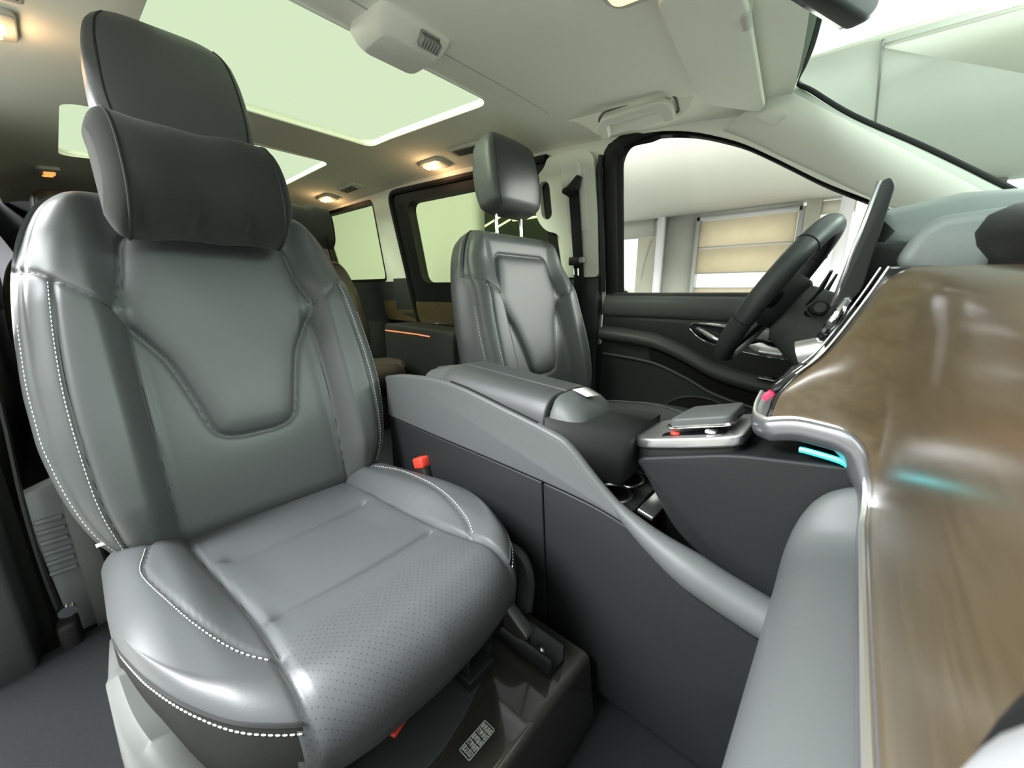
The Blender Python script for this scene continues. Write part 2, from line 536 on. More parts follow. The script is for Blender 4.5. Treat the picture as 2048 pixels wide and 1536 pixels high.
# lower left wall behind the door
structure(obj('wall_left_lower', box((-.945, -2.46, .285), (.09, 3.28, .57)), SOFT))
# pillar lower covers (dark)
structure(obj('trim_9', prism([(-2.46, .66), (-2.25, .62), (-2.25, .885), (-2.40, .885), (-2.42, .80)], -.02, .04, lw), SOFT, bevel=.008))
# rear door wood strip with chrome line, and padded armrest box
def band(y0, y1, zf0, zf1, d0, d1, n=10, bulge=.012):
    rings = []
    for i in range(n + 1):
        y = y0 + (y1 - y0) * i / n
        za, zb = zf0(y), zf1(y)
        rings.append([lw(y, za, d1), lw(y, za, d0), lw(y, (za + zb) / 2, d0 - bulge), lw(y, zb, d0), lw(y, zb, d1)])
    return loft(rings)
structure(obj('trim_21', band(-3.6, -2.248, lambda y: .54, lambda y: .866, -.004, .03, bulge=.0), SOFT, sharp=60))
structure(obj('trim_22', band(-2.235, -1.03, lambda y: .54, lambda y: .745, -.004, .03, bulge=.0), SOFT, sharp=60))
structure(obj('trim_10', band(-2.21, -1.05, lambda y: .585 + .02 * (y + 2.2), lambda y: .735, -.01, .05), WOOD, sharp=60))
structure(obj('trim_11', band(-2.60, -2.245, lambda y: .60, lambda y: .735, -.01, .05), WOOD, sharp=60))
structure(obj('trim_12', tube([lw(-2.58, .597, -.024), lw(-2.25, .592, -.026), lw(-1.9, .60, -.024)], .010, 8), CHROME))
rb = empty('storage_box', (-.74, -1.86, .04), 'black armrest storage box low under the left sliding door window', 'storage box')
obj('body', prism_n(rpoly([(-2.30, .04), (-1.62, .04), (-1.62, .585), (-2.30, .60)], .04), -.90, -.70, YZ), SOFT, rb, bevel=.012)
obj('light_strip', tube([(-.698, -2.28, .555), (-.697, -1.95, .553), (-.698, -1.82, .548)], .0035, 6), ORANGE, rb)['label'] = 'thin glowing orange light strip'
obj('rubber_end', box((-.80, -1.585, .31), (.18, .05, .50)), PITCH, rb, bevel=.02)

# right side of the cabin: rear quarter only, door openings stay open
structure(obj('wall_right', join(box((.93, -2.6, .37), (.07, 3.0, .76)), box((.90, -2.6, 1.37), (.08, 3.0, .10)), box((.91, -3.2, 1.05), (.07, 1.8, .7))), SOFT))
structure(obj('trim_13', join(box((.90, -1.12, 1.05), (.06, .10, .7)), box((.86, -1.22, .36), (.09, .30, .72))), SOFT, bevel=.01))
structure(obj('window_7', box((.90, -1.75, 1.05), (.004, 1.15, .58)), CLEARGLASS))

# A-pillars: padded strip between side window and windscreen
pin = [(-.74, -.225, 1.352), (-.745, -.18, 1.312), (-.745, -.086, 1.232), (-.748, .066, 1.125), (-.755, .237, .997), (-.765, .40, .87)]
pout = [(-.785, -.40, 1.285), (-.797, -.33, 1.243), (-.812, -.225, 1.176), (-.835, -.09, 1.088), (-.85, .08, .985), (-.86, .26, .85)]
def pillar(sx):
    A = spline(pin, 4); B = spline(pout, 4)
    rings = []
    for a, b in zip(A, B):
        a = Vector(a); b = Vector(b)
        row = []
        for k in range(9):
            t = k / 8
            p = a.lerp(b, t); p.x += .022 * math.sin(math.pi * t) ** .8; row.append(p)
        row += [b + Vector((-.05, .01, 0)), a + Vector((-.06, -.004, -.02))]
        rings.append([(v.x * sx, v.y, v.z) for v in row])
    return loft(rings)
ap = structure(obj('trim_14', pillar(1), PILLAR, sharp=70))
structure(obj('trim_15', pillar(-1), PILLAR, sharp=70))
# airbag badge plate on the left A-pillar
def on_pillar(y, t):
    A = np.array(spline(pin, 8)); B = np.array(spline(pout, 8))
    return None
structure(obj('window_6', loft([[(sx * .82, -.11 - .20 * (sx * .82) ** 2 + s * .98, 1.345 - .022 * sx * sx - s * .74) for sx in np.linspace(-1, 1, 25)] for s in np.linspace(-.02, .68, 9)], cap=False, closed=False), SCREENGLASS, sharp=80))
fr_l = spline([(-.30, -.125, 1.362), (-.55, -.168, 1.355), (-.66, -.195, 1.35), (-.725, -.215, 1.338), (-.742, -.18, 1.312), (-.745, -.086, 1.232), (-.748, .066, 1.125), (-.755, .237, .997), (-.765, .40, .87)], 5)
structure(obj('trim_16', tube([(x + .001, y + .006, z + .004) for x, y, z in fr_l], .0062, 8), PITCH))

# ------------------------------------------------------------------ SEATS
INS_R = [(.118, .612), (.138, .600), (.146, .575), (.150, .55), (.162, .50), (.177, .455)]
INS_LOW = [(.177, .455), (.160, .422), (.138, .385), (.117, .345), (.095, .27), (.081, .215), (.070, .193), (.052, .182), (.030, .178)]
half = spline(INS_R, 4) + spline(INS_LOW, 4)[1:]
INSERT = half + [(-a, b) for a, b in half[::-1]]
OUTSEAM = spline([(.177, .455), (.205, .474), (.24, .503), (.264, .525), (.32, .56)], 4)
BOLLINE = spline([(.160, .422), (.164, .33), (.165, .20), (.164, .087), (.160, -.05)], 4)
STLINE = spline([(.240, .503), (.251, .39), (.256, .277), (.252, .133), (.241, .055), (.225, -.02)], 5)
VT = .705
def bw(v): return hermite([-.02, .0, .03, .06, .12, .18, .25, .31, .4, .5, .58, .64, .68, VT], [.225, .238, .256, .270, .287, .297, .303, .303, .298, .287, .270, .247, .218, .180], v)

def back_n(u, v):
    """forward relief of the backrest over its base plane"""
    a = np.abs(u); w = bw(v)
    n = .012 * np.exp(-((v - .22) / .16) ** 2)
    fade = (1 - .65 * sm(.46, .60, v)) * (.35 + .65 * sm(-.02, .10, v))
    n = n + .052 * sm(.150, .205, a) * fade
    q = np.clip((a / w - .80) / .20, 0, 1)
    n = n - .052 * q ** 2.2
    ins = inside(u, v, INSERT); d = dist_poly(u, v, INSERT, True)
    n = n + np.where(ins, .012 * (1 - np.exp(-d / .014)), 0)
    for c in (OUTSEAM, BOLLINE, STLINE):
        dd = dist_poly(a, v, c)
        n = n - .0050 * np.exp(-(dd / .0032) ** 2) - .0045 * np.exp(-dd / .013)
    n = n - .0060 * np.exp(-(d / .0035) ** 2) - .004 * np.exp(-d / .012)
    de = np.abs(a - w * .955)
    n = n - .004 * np.exp(-(de / .003) ** 2) * sm(.03, .06, v) * (1 - sm(.66, .69, v))
    return n

def back_pt(u, v, extra=0.):
    v = np.asarray(v, float); u = np.asarray(u, float)
    n = back_n(u, v)
    mid = -.055
    f = np.sqrt(np.clip(1 - (np.clip(v - (VT - .055), 0, None) / .055) ** 2, 0, 1)) * np.sqrt(np.clip(1 - (np.clip(.03 - v, 0, None) / .052) ** 2, 0, 1))
    return u, v, mid + (n - mid) * f + extra

class Frame:
    def __init__(s, c, y0, z0, tilt):
        t = math.radians(tilt)
        s.o = np.array((c, y0, z0)); s.U = np.array((1., 0, 0)); s.V = np.array((0, -math.sin(t), math.cos(t))); s.N = np.array((0, math.cos(t), math.sin(t)))
    def __call__(s, u, v, n):
        u = np.asarray(u, float)[..., None]; v = np.asarray(v, float)[..., None]; n = np.asarray(n, float)[..., None]
        return s.o + u * s.U + v * s.V + n * s.N

def submeshes(V, F, keys, uv=None):
    """split one smooth mesh into named pieces, keeping its smooth normals"""
    me = bpy.data.meshes.new('tmp'); me.from_pydata(V.tolist(), [], [list(map(int, f)) for f in F])
    bm = bmesh.new(); bm.from_mesh(me); bmesh.ops.recalc_face_normals(bm, faces=bm.faces); bm.to_mesh(me); bm.free()
    nr = np.zeros(len(V) * 3); me.vertex_normals.foreach_get('vector', nr); nr = nr.reshape(-1, 3)
    polys = [list(p.vertices) for p in me.polygons]
    bpy.data.meshes.remove(me)
    out = {}
    for k in sorted(set(keys)):
        fs = [polys[i] for i in range(len(F)) if keys[i] == k]
        used = sorted({i for f in fs for i in f}); mp = {g: i for i, g in enumerate(used)}
        out[k] = (V[used], [[mp[i] for i in f] for f in fs], nr[used], None if uv is None else uv[used])
    return out

def stitches(frame, curve, fn, off, pitch=.0075, length=.0046, r=.0007, side=1, lift=.0006):
    """short thread capsules along a (u,v) curve"""
    pts = np.array(curve); seg = np.hypot(*np.diff(pts, axis=0).T); L = np.concatenate([[0], np.cumsum(seg)])
    V, F = [], []
    for s in np.arange(pitch, L[-1] - pitch, pitch):
        def at(s):
            i = min(np.searchsorted(L, s) - 1, len(seg) - 1); i = max(i, 0)
            t = (s - L[i]) / seg[i]; p = pts[i] * (1 - t) + pts[i + 1] * t
            d = (pts[i + 1] - pts[i]) / seg[i]
            q = p + np.array((-d[1], d[0])) * off
            return fn(q[0], q[1])
        a, b = at(s - length / 2), at(s + length / 2)
        k = len(V); v, f = tube([a, tuple((np.array(a) + np.array(b)) / 2), b], [r * .6, r * 1.15, r * .6], 6)
        V += v; F += [[i + k for i in q] for q in f]
    return V, F

def build_back(frame, root, detail=True):
    NU, NV = (141, 175) if detail else (61, 71)
    s = np.sin(np.linspace(-1, 1, NU) * math.pi / 2 * .86) / math.sin(math.pi / 2 * .86)
    vs = np.concatenate([np.linspace(-.02, .64, NV - 26), .64 + (VT - .6401 - .0001) * np.sin(np.linspace(0, math.pi / 2, 27)[1:])])
    S, VV = np.meshgrid(s, vs)
    U = S * bw(VV)
    u, v, n = back_pt(U, VV)
    fro = frame(u, v, n)
    w = bw(vs)
    f = np.sqrt(np.clip(1 - (np.clip(vs - (VT - .055), 0, None) / .055) ** 2, 0, 1)) * np.sqrt(np.clip(1 - (np.clip(.03 - vs, 0, None) / .052) ** 2, 0, 1))
    side = [(1.012, -.025), (1.018, -.05), (1.005, -.08), (.96, -.105), (.86, -.118), (.5, -.125)]
    bk = [(a, b) for a, b in side] + [(0, -.125)] + [(-a, b) for a, b in side[::-1]]
    bku = np.array([[a * wi for a, b in bk] for wi in w]); bkn = np.array([[-.055 + (b + .055) * fi for a, b in bk] for fi in f])
    bac = frame(bku, np.repeat(vs[:, None], len(bk), 1), bkn)
    R = np.concatenate([fro, bac], 1); M = R.shape[1]
    V = R.reshape(-1, 3); F = []; keys = []
    uc = np.zeros(0)
    cu = (U[:-1, :-1] + U[1:, 1:]) / 2; cv = (VV[:-1, :-1] + VV[1:, 1:]) / 2
    ins = inside(cu, cv, INSERT)
    bx = hermite([-.06, .087, .2, .33, .422, .43], [.160, .164, .165, .164, .160, .160], cv)
    osv = np.interp(np.abs(cu), [.160, .177, .205, .24, .264, .32], [.430, .455, .474, .503, .525, .56])
    below = cv < osv
    for i in range(len(vs) - 1):
        for k in range(M):
            a, b = i * M + k, i * M + (k + 1) % M
            F.append((a, b, b + M, a + M))
            if k < NU - 1:
                x = abs(cu[i, k])
                if ins[i, k]: keys.append('center_panel')
                elif below[i, k] and x >= bx[i, k] and x < .955 * float(bw(cv[i, k])): keys.append('bolster_r' if cu[i, k] > 0 else 'bolster_l')
                elif below[i, k] and x < bx[i, k]: keys.append('lumbar_panel')
                else: keys.append('backrest')
            else: keys.append('backrest')
    F.append(list(range(M))[::-1]); keys.append('backrest')
    F.append([(len(vs) - 1) * M + k for k in range(M)]); keys.append('backrest')
    parts = submeshes(V, F, keys)
    made = {}
    for k, (v_, f_, nr, _) in parts.items():
        nm = {'bolster_r': 'side_bolster', 'bolster_l': 'side_bolster'}.get(k, k)
        made[k] = obj(nm, (v_, f_), LEATHER2 if k in ('center_panel',) else LEATHER, root, normals=nr, recalc=False)
    sf = lambda a, b: tuple(frame(*back_pt(np.array(a), np.array(b), -.0004)))
    pieces = [(tube([sf(a, b) for a, b in INSERT], .0016, 6, closed=True), 'center_panel')]
    for sg in (1, -1):
        for c in (OUTSEAM, BOLLINE, STLINE):
            pieces.append((tube([sf(sg * a, b) for a, b in c if -.01 < b and a < .97 * float(bw(np.array(b)))], .0015, 6), 'bolster_r' if sg > 0 else 'bolster_l'))
    for pc_, key in pieces: obj('seam', pc_, SEAM, made[key])
    if detail:
        fn = lambda a, b: tuple(frame(*back_pt(np.array(a), np.array(b), .0007)))
        for sg, key in ((1, 'bolster_r'), (-1, 'bolster_l')):
            c = [(sg * a, b) for a, b in STLINE if b > .0]
            obj('stitching', stitches(frame, c, fn, -.0055 * sg * -1), STITCH, made[key])['label'] = 'row of pale stitches'
            ed = [(sg * float(bw(np.array(v))) * .985, v) for v in np.linspace(.44, .0, 60)]
            obj('edge_stitching', stitches(frame, ed, fn, 0), STITCH, made[key])['label'] = 'row of pale stitches along the outer edge'
    return made

def superring(hu, hn, p, n=48, cu=0., cn=0.):
    R = []
    for k in range(n):
        a = 2 * math.pi * k / n; c, s_ = math.cos(a), math.sin(a)
        R.append((cu + hu * math.copysign(abs(c) ** (2 / p), c), cn + hn * math.copysign(abs(s_) ** (2 / p), s_)))
    return R

def build_headrest(frame, root, v0=.755, v1=1.03, n0=.0, posts=True):
    rows = []
    H = v1 - v0
    for t in np.concatenate([np.linspace(0, .12, 8), np.linspace(.16, .80, 18), 1 - .2 * (1 - np.sin(np.linspace(0, math.pi / 2, 12)[1:])) ** 1.0]):
        v = v0 + H * t
        hu = float(hermite([0, .12, .35, .62, .85, 1], [.108, .126, .134, .130, .116, .098], np.array(t)))
        hn = float(hermite([0, .12, .4, .8, 1], [.045, .058, .064, .056, .040], np.array(t)))
        e = 1.0
        if t < .10: e = math.sqrt(max(0.02, 1 - ((.10 - t) / .10) ** 2)) * .35 + .65
        if t > .80: e = math.sqrt(max(0.0, 1 - ((t - .80) / .2) ** 2)) * .75 + .25 * (1 - (t - .8) / .2 * .6)
        cn = n0 - .010 + .018 * t
        rows.append([tuple(frame(a, v, b)) for a, b in superring(hu * (.55 + .45 * e), hn * e, 4.6, 64, 0, cn)])
    hr = obj('headrest', loft(rows), LEATHER, root, sharp=75)
    for sg in (1, -1):
        path = []
        for t in np.linspace(.03, .90, 30):
            hu = float(hermite([0, .12, .35, .62, .85, 1], [.108, .126, .134, .130, .116, .098], np.array(t)))
            hn = float(hermite([0, .12, .4, .8, 1], [.045, .058, .064, .056, .040], np.array(t)))
            e = 1.0
            if t < .10: e = math.sqrt(max(0.02, 1 - ((.10 - t) / .10) ** 2)) * .35 + .65
            if t > .80: e = math.sqrt(max(0.0, 1 - ((t - .80) / .2) ** 2)) * .75 + .25 * (1 - (t - .8) / .2 * .6)
            cn = n0 - .010 + .018 * t
            a = math.radians(46); c, s_ = math.cos(a), math.sin(a)
            path.append(tuple(frame(sg * hu * (.55 + .45 * e) * c ** (2 / 4.6), v0 + H * t, cn + hn * e * s_ ** (2 / 4.6))))
        obj('seam', tube(path, .0021, 6), SEAM, hr)
    if posts:
        for x in (-.068, .068):
            obj('headrest_post', tube([tuple(frame(x, .66, -.045)), tuple(frame(x, v0 + .04, -.02))], .0065, 12), CHROME, root)
    return hr

# ---- cushion
def cush_h(u, d):
    a = np.abs(u)
    h = .0 * u
    h = h + .030 * sm(.140, .200, a) * (1 - .75 * sm(.22, .46, d))
    q = np.clip((a - .222) / .053, 0, 1)
    h = h - .050 * (1 - np.sqrt(np.clip(1 - q ** 2, 0, 1)))
    h = h - .010 * np.exp(-((d - .18) / .12) ** 2) * (1 - sm(.08, .16, a))
    dd = dist_poly(a, d, SIDESEAM)
    h = h - .007 * np.exp(-(dd / .004) ** 2) - .005 * np.exp(-dd / .014)
    inn = 1 - sm(.118, .142, a)
    for d0 in (.105, .345):
        e = np.abs(d - d0 - .01 * (1 - (a / .15) ** 2))
        h = h - (.006 * np.exp(-(e / .004) ** 2) + .0085 * np.exp(-e / .022)) * inn
    for c in (CST,):
        dd = dist_poly(a, d, c)
        h = h - .003 * np.exp(-(dd / .003) ** 2) - .002 * np.exp(-dd / .01)
    return h
SIDESEAM = spline([(.158, -.06), (.158, .05), (.150, .20), (.143, .345), (.147, .435), (.153, .49), (.165, .56), (.172, .60)], 4)
CST = spline([(.205, -.03), (.216, .03), (.226, .10), (.216, .20), (.198, .307), (.174, .387), (.147, .434)], 4)
COUT = spline([(.267, .0), (.267, .10), (.261, .24), (.243, .36), (.212, .44), (.180, .472), (.150, .484)], 4)
def dfront(u):
    return hermite([0, .08, .15, .19, .225, .25, .265, .275], [.545, .540, .520, .488, .425, .345, .255, .14], np.abs(u))

def build_cushion(frame, root, detail=True):
    NUm, ND, NA = (131, 121, 30) if detail else (61, 51, 14)
    WU = .274
    us = WU * np.sin(np.linspace(-1, 1, NUm) * math.pi / 2 * .92) / math.sin(math.pi / 2 * .92)
    rows = []; uvs = []; meta = []
    for u in us:
        df = float(dfront(np.array(u)))
        r = .060 * float(1 - .35 * sm(.16, .27, np.array(abs(u))))
        ds = np.linspace(-.07, df - r, ND)
        hs = cush_h(np.full(ND, u), ds)
        h1 = hs[-1]
        ring = [(d, h) for d, h in zip(ds, hs)]; arc = [d for d in ds]
        for k in range(1, NA + 1):
            a = math.radians(112 * k / NA)
            dd = df - r + r * math.sin(a); hh = h1 - r + r * math.cos(a)
            ring.append((dd, hh)); arc.append(df - r + r * a)
        dl, hl = ring[-1]
        hb = -.125
        for k in range(1, 5):
            t = k / 4
            ring.append((dl - .03 * t, hl + (hb - hl) * t)); arc.append(arc[-1] + .01)
        ring += [(dl - .10, hb - .005), (.1 if dl > .25 else dl - .12, hb), (-.07, hb)]
        arc += [9, 9, 9]
        if len(ring) != ND + NA + 7: raise RuntimeError
        rows.append([(u, d, h) for d, h in ring]); uvs.append([(u, a) for a in arc])
        meta.append([(u, a) for a in arc])
    R = np.array(rows); M = R.shape[1]
    P = frame(R[..., 0], R[..., 1], R[..., 2])
    V = P.reshape(-1, 3); UV = np.array(uvs).reshape(-1, 2)
    F = []; keys = []
    SS = np.array(SIDESEAM)
    for i in range(len(us) - 1):
        for k in range(M):
            a, b = i * M + k, i * M + (k + 1) % M
            F.append((a, b, b + M, a + M))
            uc = (us[i] + us[i + 1]) / 2; arc = uvs[i][k][1]
            seam_u = float(np.interp(min(arc, .60), SS[:, 1], SS[:, 0]))
            if arc > 5 or k == M - 1: keys.append('side_skirt')
            elif abs(uc) < seam_u: keys.append('seat_cushion')
            else:
                dfr = float(dfront(np.array(uc)))
                keys.append('side_skirt' if k >= ND + int(NA * 58 / 112) else ('cushion_bolster_r' if uc > 0 else 'cushion_bolster_l'))
    F.append(list(range(M))[::-1]); keys.append('side_skirt')
    F.append([(len(us) - 1) * M + k for k in range(M)]); keys.append('side_skirt')
    parts = submeshes(V, F, keys, UV)
    made = {}
    for k, (v_, f_, nr, uv) in parts.items():
        nm = {'cushion_bolster_r': 'cushion_bolster', 'cushion_bolster_l': 'cushion_bolster'}.get(k, k)
        m = {'seat_cushion': PERF, 'side_skirt': FABRIC}.get(k, LEATHER)
        made[k] = obj(nm, (v_, f_), m, root, normals=nr, recalc=False, uv=uv)
    sd = lambda a, b: tuple(frame(np.array(a), np.array(b), cush_h(np.array(a), np.array(b)) - .0006))
    pc = []
    for sg in (1, -1):
        kb = 'cushion_bolster_r' if sg > 0 else 'cushion_bolster_l'
        obj('seam', tube([sd(sg * a, b) for a, b in SIDESEAM if -.04 < b < .455], .0017, 6), SEAM, made[kb])
        obj('seam', tube([sd(sg * a, b) for a, b in CST if b > -.02], .0013, 6), SEAM, made[kb])
    if detail:
        def fn(a, b):
            b = np.array(b); a = np.array(a)
            return tuple(frame(a, b, cush_h(a, b) + .0008))
        def fo(a, b, deg=66):
            df = float(dfront(np.array(a))); r = .060 * float(1 - .35 * sm(.16, .27, np.array(abs(a))))
            d0 = df - r
            h1 = float(cush_h(np.array([a]), np.array([d0]))[0])
            an = math.radians(deg)
            if b < d0: return tuple(frame(a, b, float(cush_h(np.array([a]), np.array([b]))[0]) + .0008))
            return tuple(frame(a, d0 + (r + .0008) * math.sin(an), h1 - r + (r + .0008) * math.cos(an)))
        for sg, key in ((1, 'cushion_bolster_r'), (-1, 'cushion_bolster_l')):
            obj('stitching', stitches(frame, [(sg * a, b) for a, b in CST if b > -.01], fn, .0045 * -sg), STITCH, made[key])['label'] = 'curved row of pale stitches'
            edge = [(sg * a, 9.) for a in np.linspace(.155, .272, 60)]
            pts = [fo(a, b) for a, b in edge]
            spts = [fo(a, 9., 57) for a, _ in edge]
            L = 0; V_, F_ = [], []
            pa = [np.array(p) for p in pts]
            seg = [np.linalg.norm(pa[i + 1] - pa[i]) for i in range(len(pa) - 1)]; cum = np.concatenate([[0], np.cumsum(seg)])
            def at(s):
                i = min(max(np.searchsorted(cum, s) - 1, 0), len(seg) - 1); t = (s - cum[i]) / seg[i]
                return pa[i] * (1 - t) + pa[i + 1] * t
            for s in np.arange(.006, cum[-1] - .006, .0066):
                kk = len(V_); v, f = tube([tuple(at(s - .0022)), tuple(at(s)), tuple(at(s + .0022))], [.0005, .0009, .0005], 6)
                V_ += v; F_ += [[i + kk for i in q] for q in f]
            obj('edge_stitching', (V_, F_), STITCH, made[key])['label'] = 'row of pale stitches along the lower edge'
            obj('seam', tube(spts, .0018, 6), SEAM, made[key])
    return made

def make_seat(c, y0, tilt, label, detail=True, hr_v=(.765, 1.03), group=None):
    root = empty('car_seat', (c, y0 + .25, .16), label, 'car seat', group)
    bf = Frame(c, y0, .33, tilt)
    build_back(bf, root, detail)
    build_headrest(bf, root, *hr_v)
    th = math.radians(8)
    cf = Frame(c, y0 + .04, .34, 0)
    cf.V = np.array((0, math.cos(th), math.sin(th))); cf.N = np.array((0, -math.sin(th), math.cos(th)))
    build_cushion(cf, root, detail)
    return root, bf, cf

pseat, PB, PC = make_seat(.43, -.90, 18, 'large black leather front seat in the foreground with a neck pillow on its headrest', hr_v=(.77, 1.06))
dseat, DB, DC = make_seat(-.47, -.80, 14, 'black leather driver seat beyond the centre console, bare headrest on chrome posts')

# passenger seat hardware
sh_path = spline([(.716, -.92), (.717, -.72), (.714, -.60), (.702, -.49), (.668, -.418), (.600, -.372)], 14)
sh_top = lambda i, n: .335 + .045 * math.sin(math.pi * min(1, i / n * 1.1)) - .06 * max(0, i / n - .55) / .45
rings = []
nn = len(sh_path)
for i, (x, y) in enumerate(sh_path):
    t = i / (nn - 1)
    zt = float(hermite([0, .2, .4, .55, .75, .9, 1], [.20, .28, .345, .352, .318, .268, .245], np.array(t)))
    zb = .10 + .05 * t
    q = Vector(sh_path[min(i + 1, nn - 1)]) - Vector(sh_path[max(i - 1, 0)]); q.normalize(); nx, ny = q.y, -q.x
    if nx < 0: nx, ny = -nx, -ny
    rings.append([(x, y, zb), (x + nx * .004, y + ny * .004, (zb + zt) / 2), (x, y, zt - .01), (x - nx * .012, y - ny * .012, zt), (x - nx * .03, y - ny * .03, zt - .006), (x - nx * .03, y - ny * .03, zb)])
shield = obj('side_shield', loft(rings), SHIELD, pseat, sharp=50)
shield['label'] = 'pale grey plastic side cover'
obj('slider_switch', box((.700, -.487, .25), (.016, .024, .045), Matrix.Rotation(.35, 3, 'Z')), GREYPL, shield, bevel=.003)
obj('cushion_pan', box((.43, -.62, .215), (.40, .44, .035)), DARK, pseat, bevel=.006)
for x in (.225, .635):
    obj('slide_bracket', prism_n(rpoly([(-.84, .195), (-.36, .195), (-.34, .21), (-.40, .245), (-.82, .24)], .012), x - .012, x + .012, YZ), STEEL, pseat, bevel=.003)
obj('side_arm', tube(spline([(.185, -.62, .30), (.178, -.48, .30), (.176, -.42, .305), (.178, -.395, .27), (.19, -.39, .215)], 5), .013, 8, flat=1.5), SOFT, pseat)
obj('pull_tab', box((.462, -.396, .209), (.030, .016, .007), Matrix.Rotation(.3, 3, 'Z')), RED, pseat, bevel=.003)['label'] = 'small red tab under the cushion'
bk = obj('belt_buckle', box((.136, -.752, .325), (.026, .044, .12), Matrix.Rotation(.35, 3, 'X')), DARK, pseat, bevel=.006)
obj('release_button', box((.136, -.769, .380), (.030, .040, .028), Matrix.Rotation(.35, 3, 'X')), RED, bk, bevel=.005)['label'] = 'red release button'
obj('recline_handle', tube([(.715, -1.07, .665), (.722, -1.065, .60), (.722, -1.05, .54)], [.014, .013, .008], 12), GREYPL, pseat)['label'] = 'pale grey plastic lever at the outer side'
obj('care_tag', box(tuple(PB(.262, .05, .0)), (.018, .002, .006)), PAPER, pseat)['label'] = 'tiny white tag'
# driver seat extras
obj('back_trim', tube([tuple(DB(.284, v, -.085)) for v in np.linspace(.16, .50, 12)], .0045, 8), CHROME, dseat)['label'] = 'thin chrome line along the back shell'
obj('care_tag', box(tuple(DB(-.262, .05, .02)), (.012, .002, .02)), PAPER, dseat)['label'] = 'tiny white tag'
dp = empty('seat_pedestal', (-.47, -.55, .02), 'dark box pedestal under the driver seat', 'seat pedestal')
obj('body', box((-.47, -.56, .10), (.50, .58, .16)), PAINT, dp, bevel=.015)

# ---- pillows
def pillow_mesh(frame, cu, cv, cn, hu, hv, hn, seed=0):
    rs = np.random.RandomState(seed)
    ph = rs.rand(8) * 6.28
    rows = []
    T = np.concatenate([-1 + .22 * (1 - np.cos(np.linspace(0, math.pi / 2, 9))), np.linspace(-.74, .74, 44)[1:-1], 1 - .22 * (1 - np.cos(np.linspace(math.pi / 2, 0, 9)))])
    for t in T:
        u = cu + hu * t
        e = 1 - max(0, (abs(t) - .78) / .22) ** 3 * .35
        e *= 1 - .05 * math.exp(-(t / .5) ** 2)
        ring = []
        for k, (a, b) in enumerate(superring(hv * e, hn * (e ** 1.5), 2.5, 64)):
            ang = 2 * math.pi * k / 64
            wv = .0012 * math.sin(5 * t + ph[0] + 2 * math.sin(ang)) + .0010 * math.sin(9 * t + 3 * ang + ph[1])
            wr = .010 * math.exp(-((ang - math.pi + .55) / .35) ** 2) * max(0, math.sin(11 * t + ph[2])) ** 2
            f = 1 + (wv - wr) / .07
            ring.append(tuple(frame(u + .004 * math.sin(2 * ang + ph[3]), cv + a * f, cn + b * f)))
        rows.append(ring)
    return loft(rows), rows

def make_pillow(frame, cu, cv, cn, hu, hv, hn, label, group=None, seed=0):
    (VF, rows) = pillow_mesh(frame, cu, cv, cn, hu, hv, hn, seed)
    root = empty('neck_pillow', tuple(frame(cu, cv - hv, cn)), label, 'pillow', group)
    obj('cover', VF, SUEDE, root, sharp=80)
    for idx in (7, len(rows) - 8):
        c = np.mean(rows[idx], 0)
        obj('piping', tube([tuple(c + (np.array(p) - c) * 1.004) for p in rows[idx]], .0022, 6, closed=True), SEAM, root)
    obj('strap', tube([tuple(frame(cu - .05 + .1 * (k % 2) * 0, cv + .10 + 0 * k, cn - .055 - .012 * k)) for k in range(6)], .006, 6, flat=2), SUEDE, root)
    return root
pil = make_pillow(PB, .008, .680, .080, .150, .112, .060, 'plump dark suede neck pillow strapped below the foreground headrest', 'neck pillows', 1)

# ---- rear seats (facing forward, second row)
rseat, RB, RC = make_seat(-.39, -2.42, 16, 'dark rear left seat seen between the two front seats', detail=False, group='rear seats')
for ch in rseat.children:
    if ch.name.startswith(('seat_cushion',)): ch.data.materials[0] = TANBROWN
    if ch.name.startswith(('backrest', 'side_bolster', 'headrest', 'lumbar', 'center', 'cushion')) and 'post' not in ch.name: ch.data.materials[0] = TANBROWN
obj('seat_base', box((-.39, -2.20, .10), (.46, .5, .24)), DARK, rseat, bevel=.02)
rs2 = copy_tree(rseat)
rs2.location = (.545, -2.80, .16)
tag(rs2, 'dark rear right seat at the far left edge behind the foreground seat', 'car seat', 'rear seats')
rp1 = make_pillow(RB, .0, .86, .085, .165, .125, .06, 'black pillow on the rear seat headrest, seen past the foreground seat shoulder', 'neck pillows', 3)
rp2 = copy_tree(rp1)
rp2.location = rp1.location + Vector((.935, -.63, -.14))
tag(rp2, 'black pillow on the rear right headrest at the left edge', 'pillow', 'neck pillows')

# ---- pedestal under the passenger seat
ped = empty('seat_pedestal', (.43, -.58, .02), 'glossy dark brown metal pedestal under the foreground seat', 'seat pedestal')
obj('body', prism_n(rpoly([(-.92, .02), (-.25, .02), (-.268, .162), (-.92, .162)], [.005, .005, .014, .005]), .150, .70, YZ), PAINT, ped, bevel=.010, seg=4)
obj('mat_pad', prism_n(rpoly([(.24, -.88), (.62, -.88), (.62, -.345), (.42, -.345), (.36, -.36), (.31, -.38), (.24, -.42)], .02), .160, .170, XY), SOFT, ped, bevel=.003)['label'] = 'black felt pad on top of the pedestal'
for x in (.215, .645):
    r_ = obj('rail', prism_n([(x - .022, .162), (x + .022, .162), (x + .022, .200), (x + .016, .200), (x + .016, .172), (x - .016, .172), (x - .016, .200), (x - .022, .200)], -.88, -.295, lambda a, b, d: (a, d, b)), DARK, ped)
    obj('bolt', tube([(x, -.33, .172), (x, -.33, .184)], .008, 6), CHROME, r_)
    obj('bolt', tube([(x, -.365, .176), (x, -.365, .192)], .010, 12), CHROME, r_)
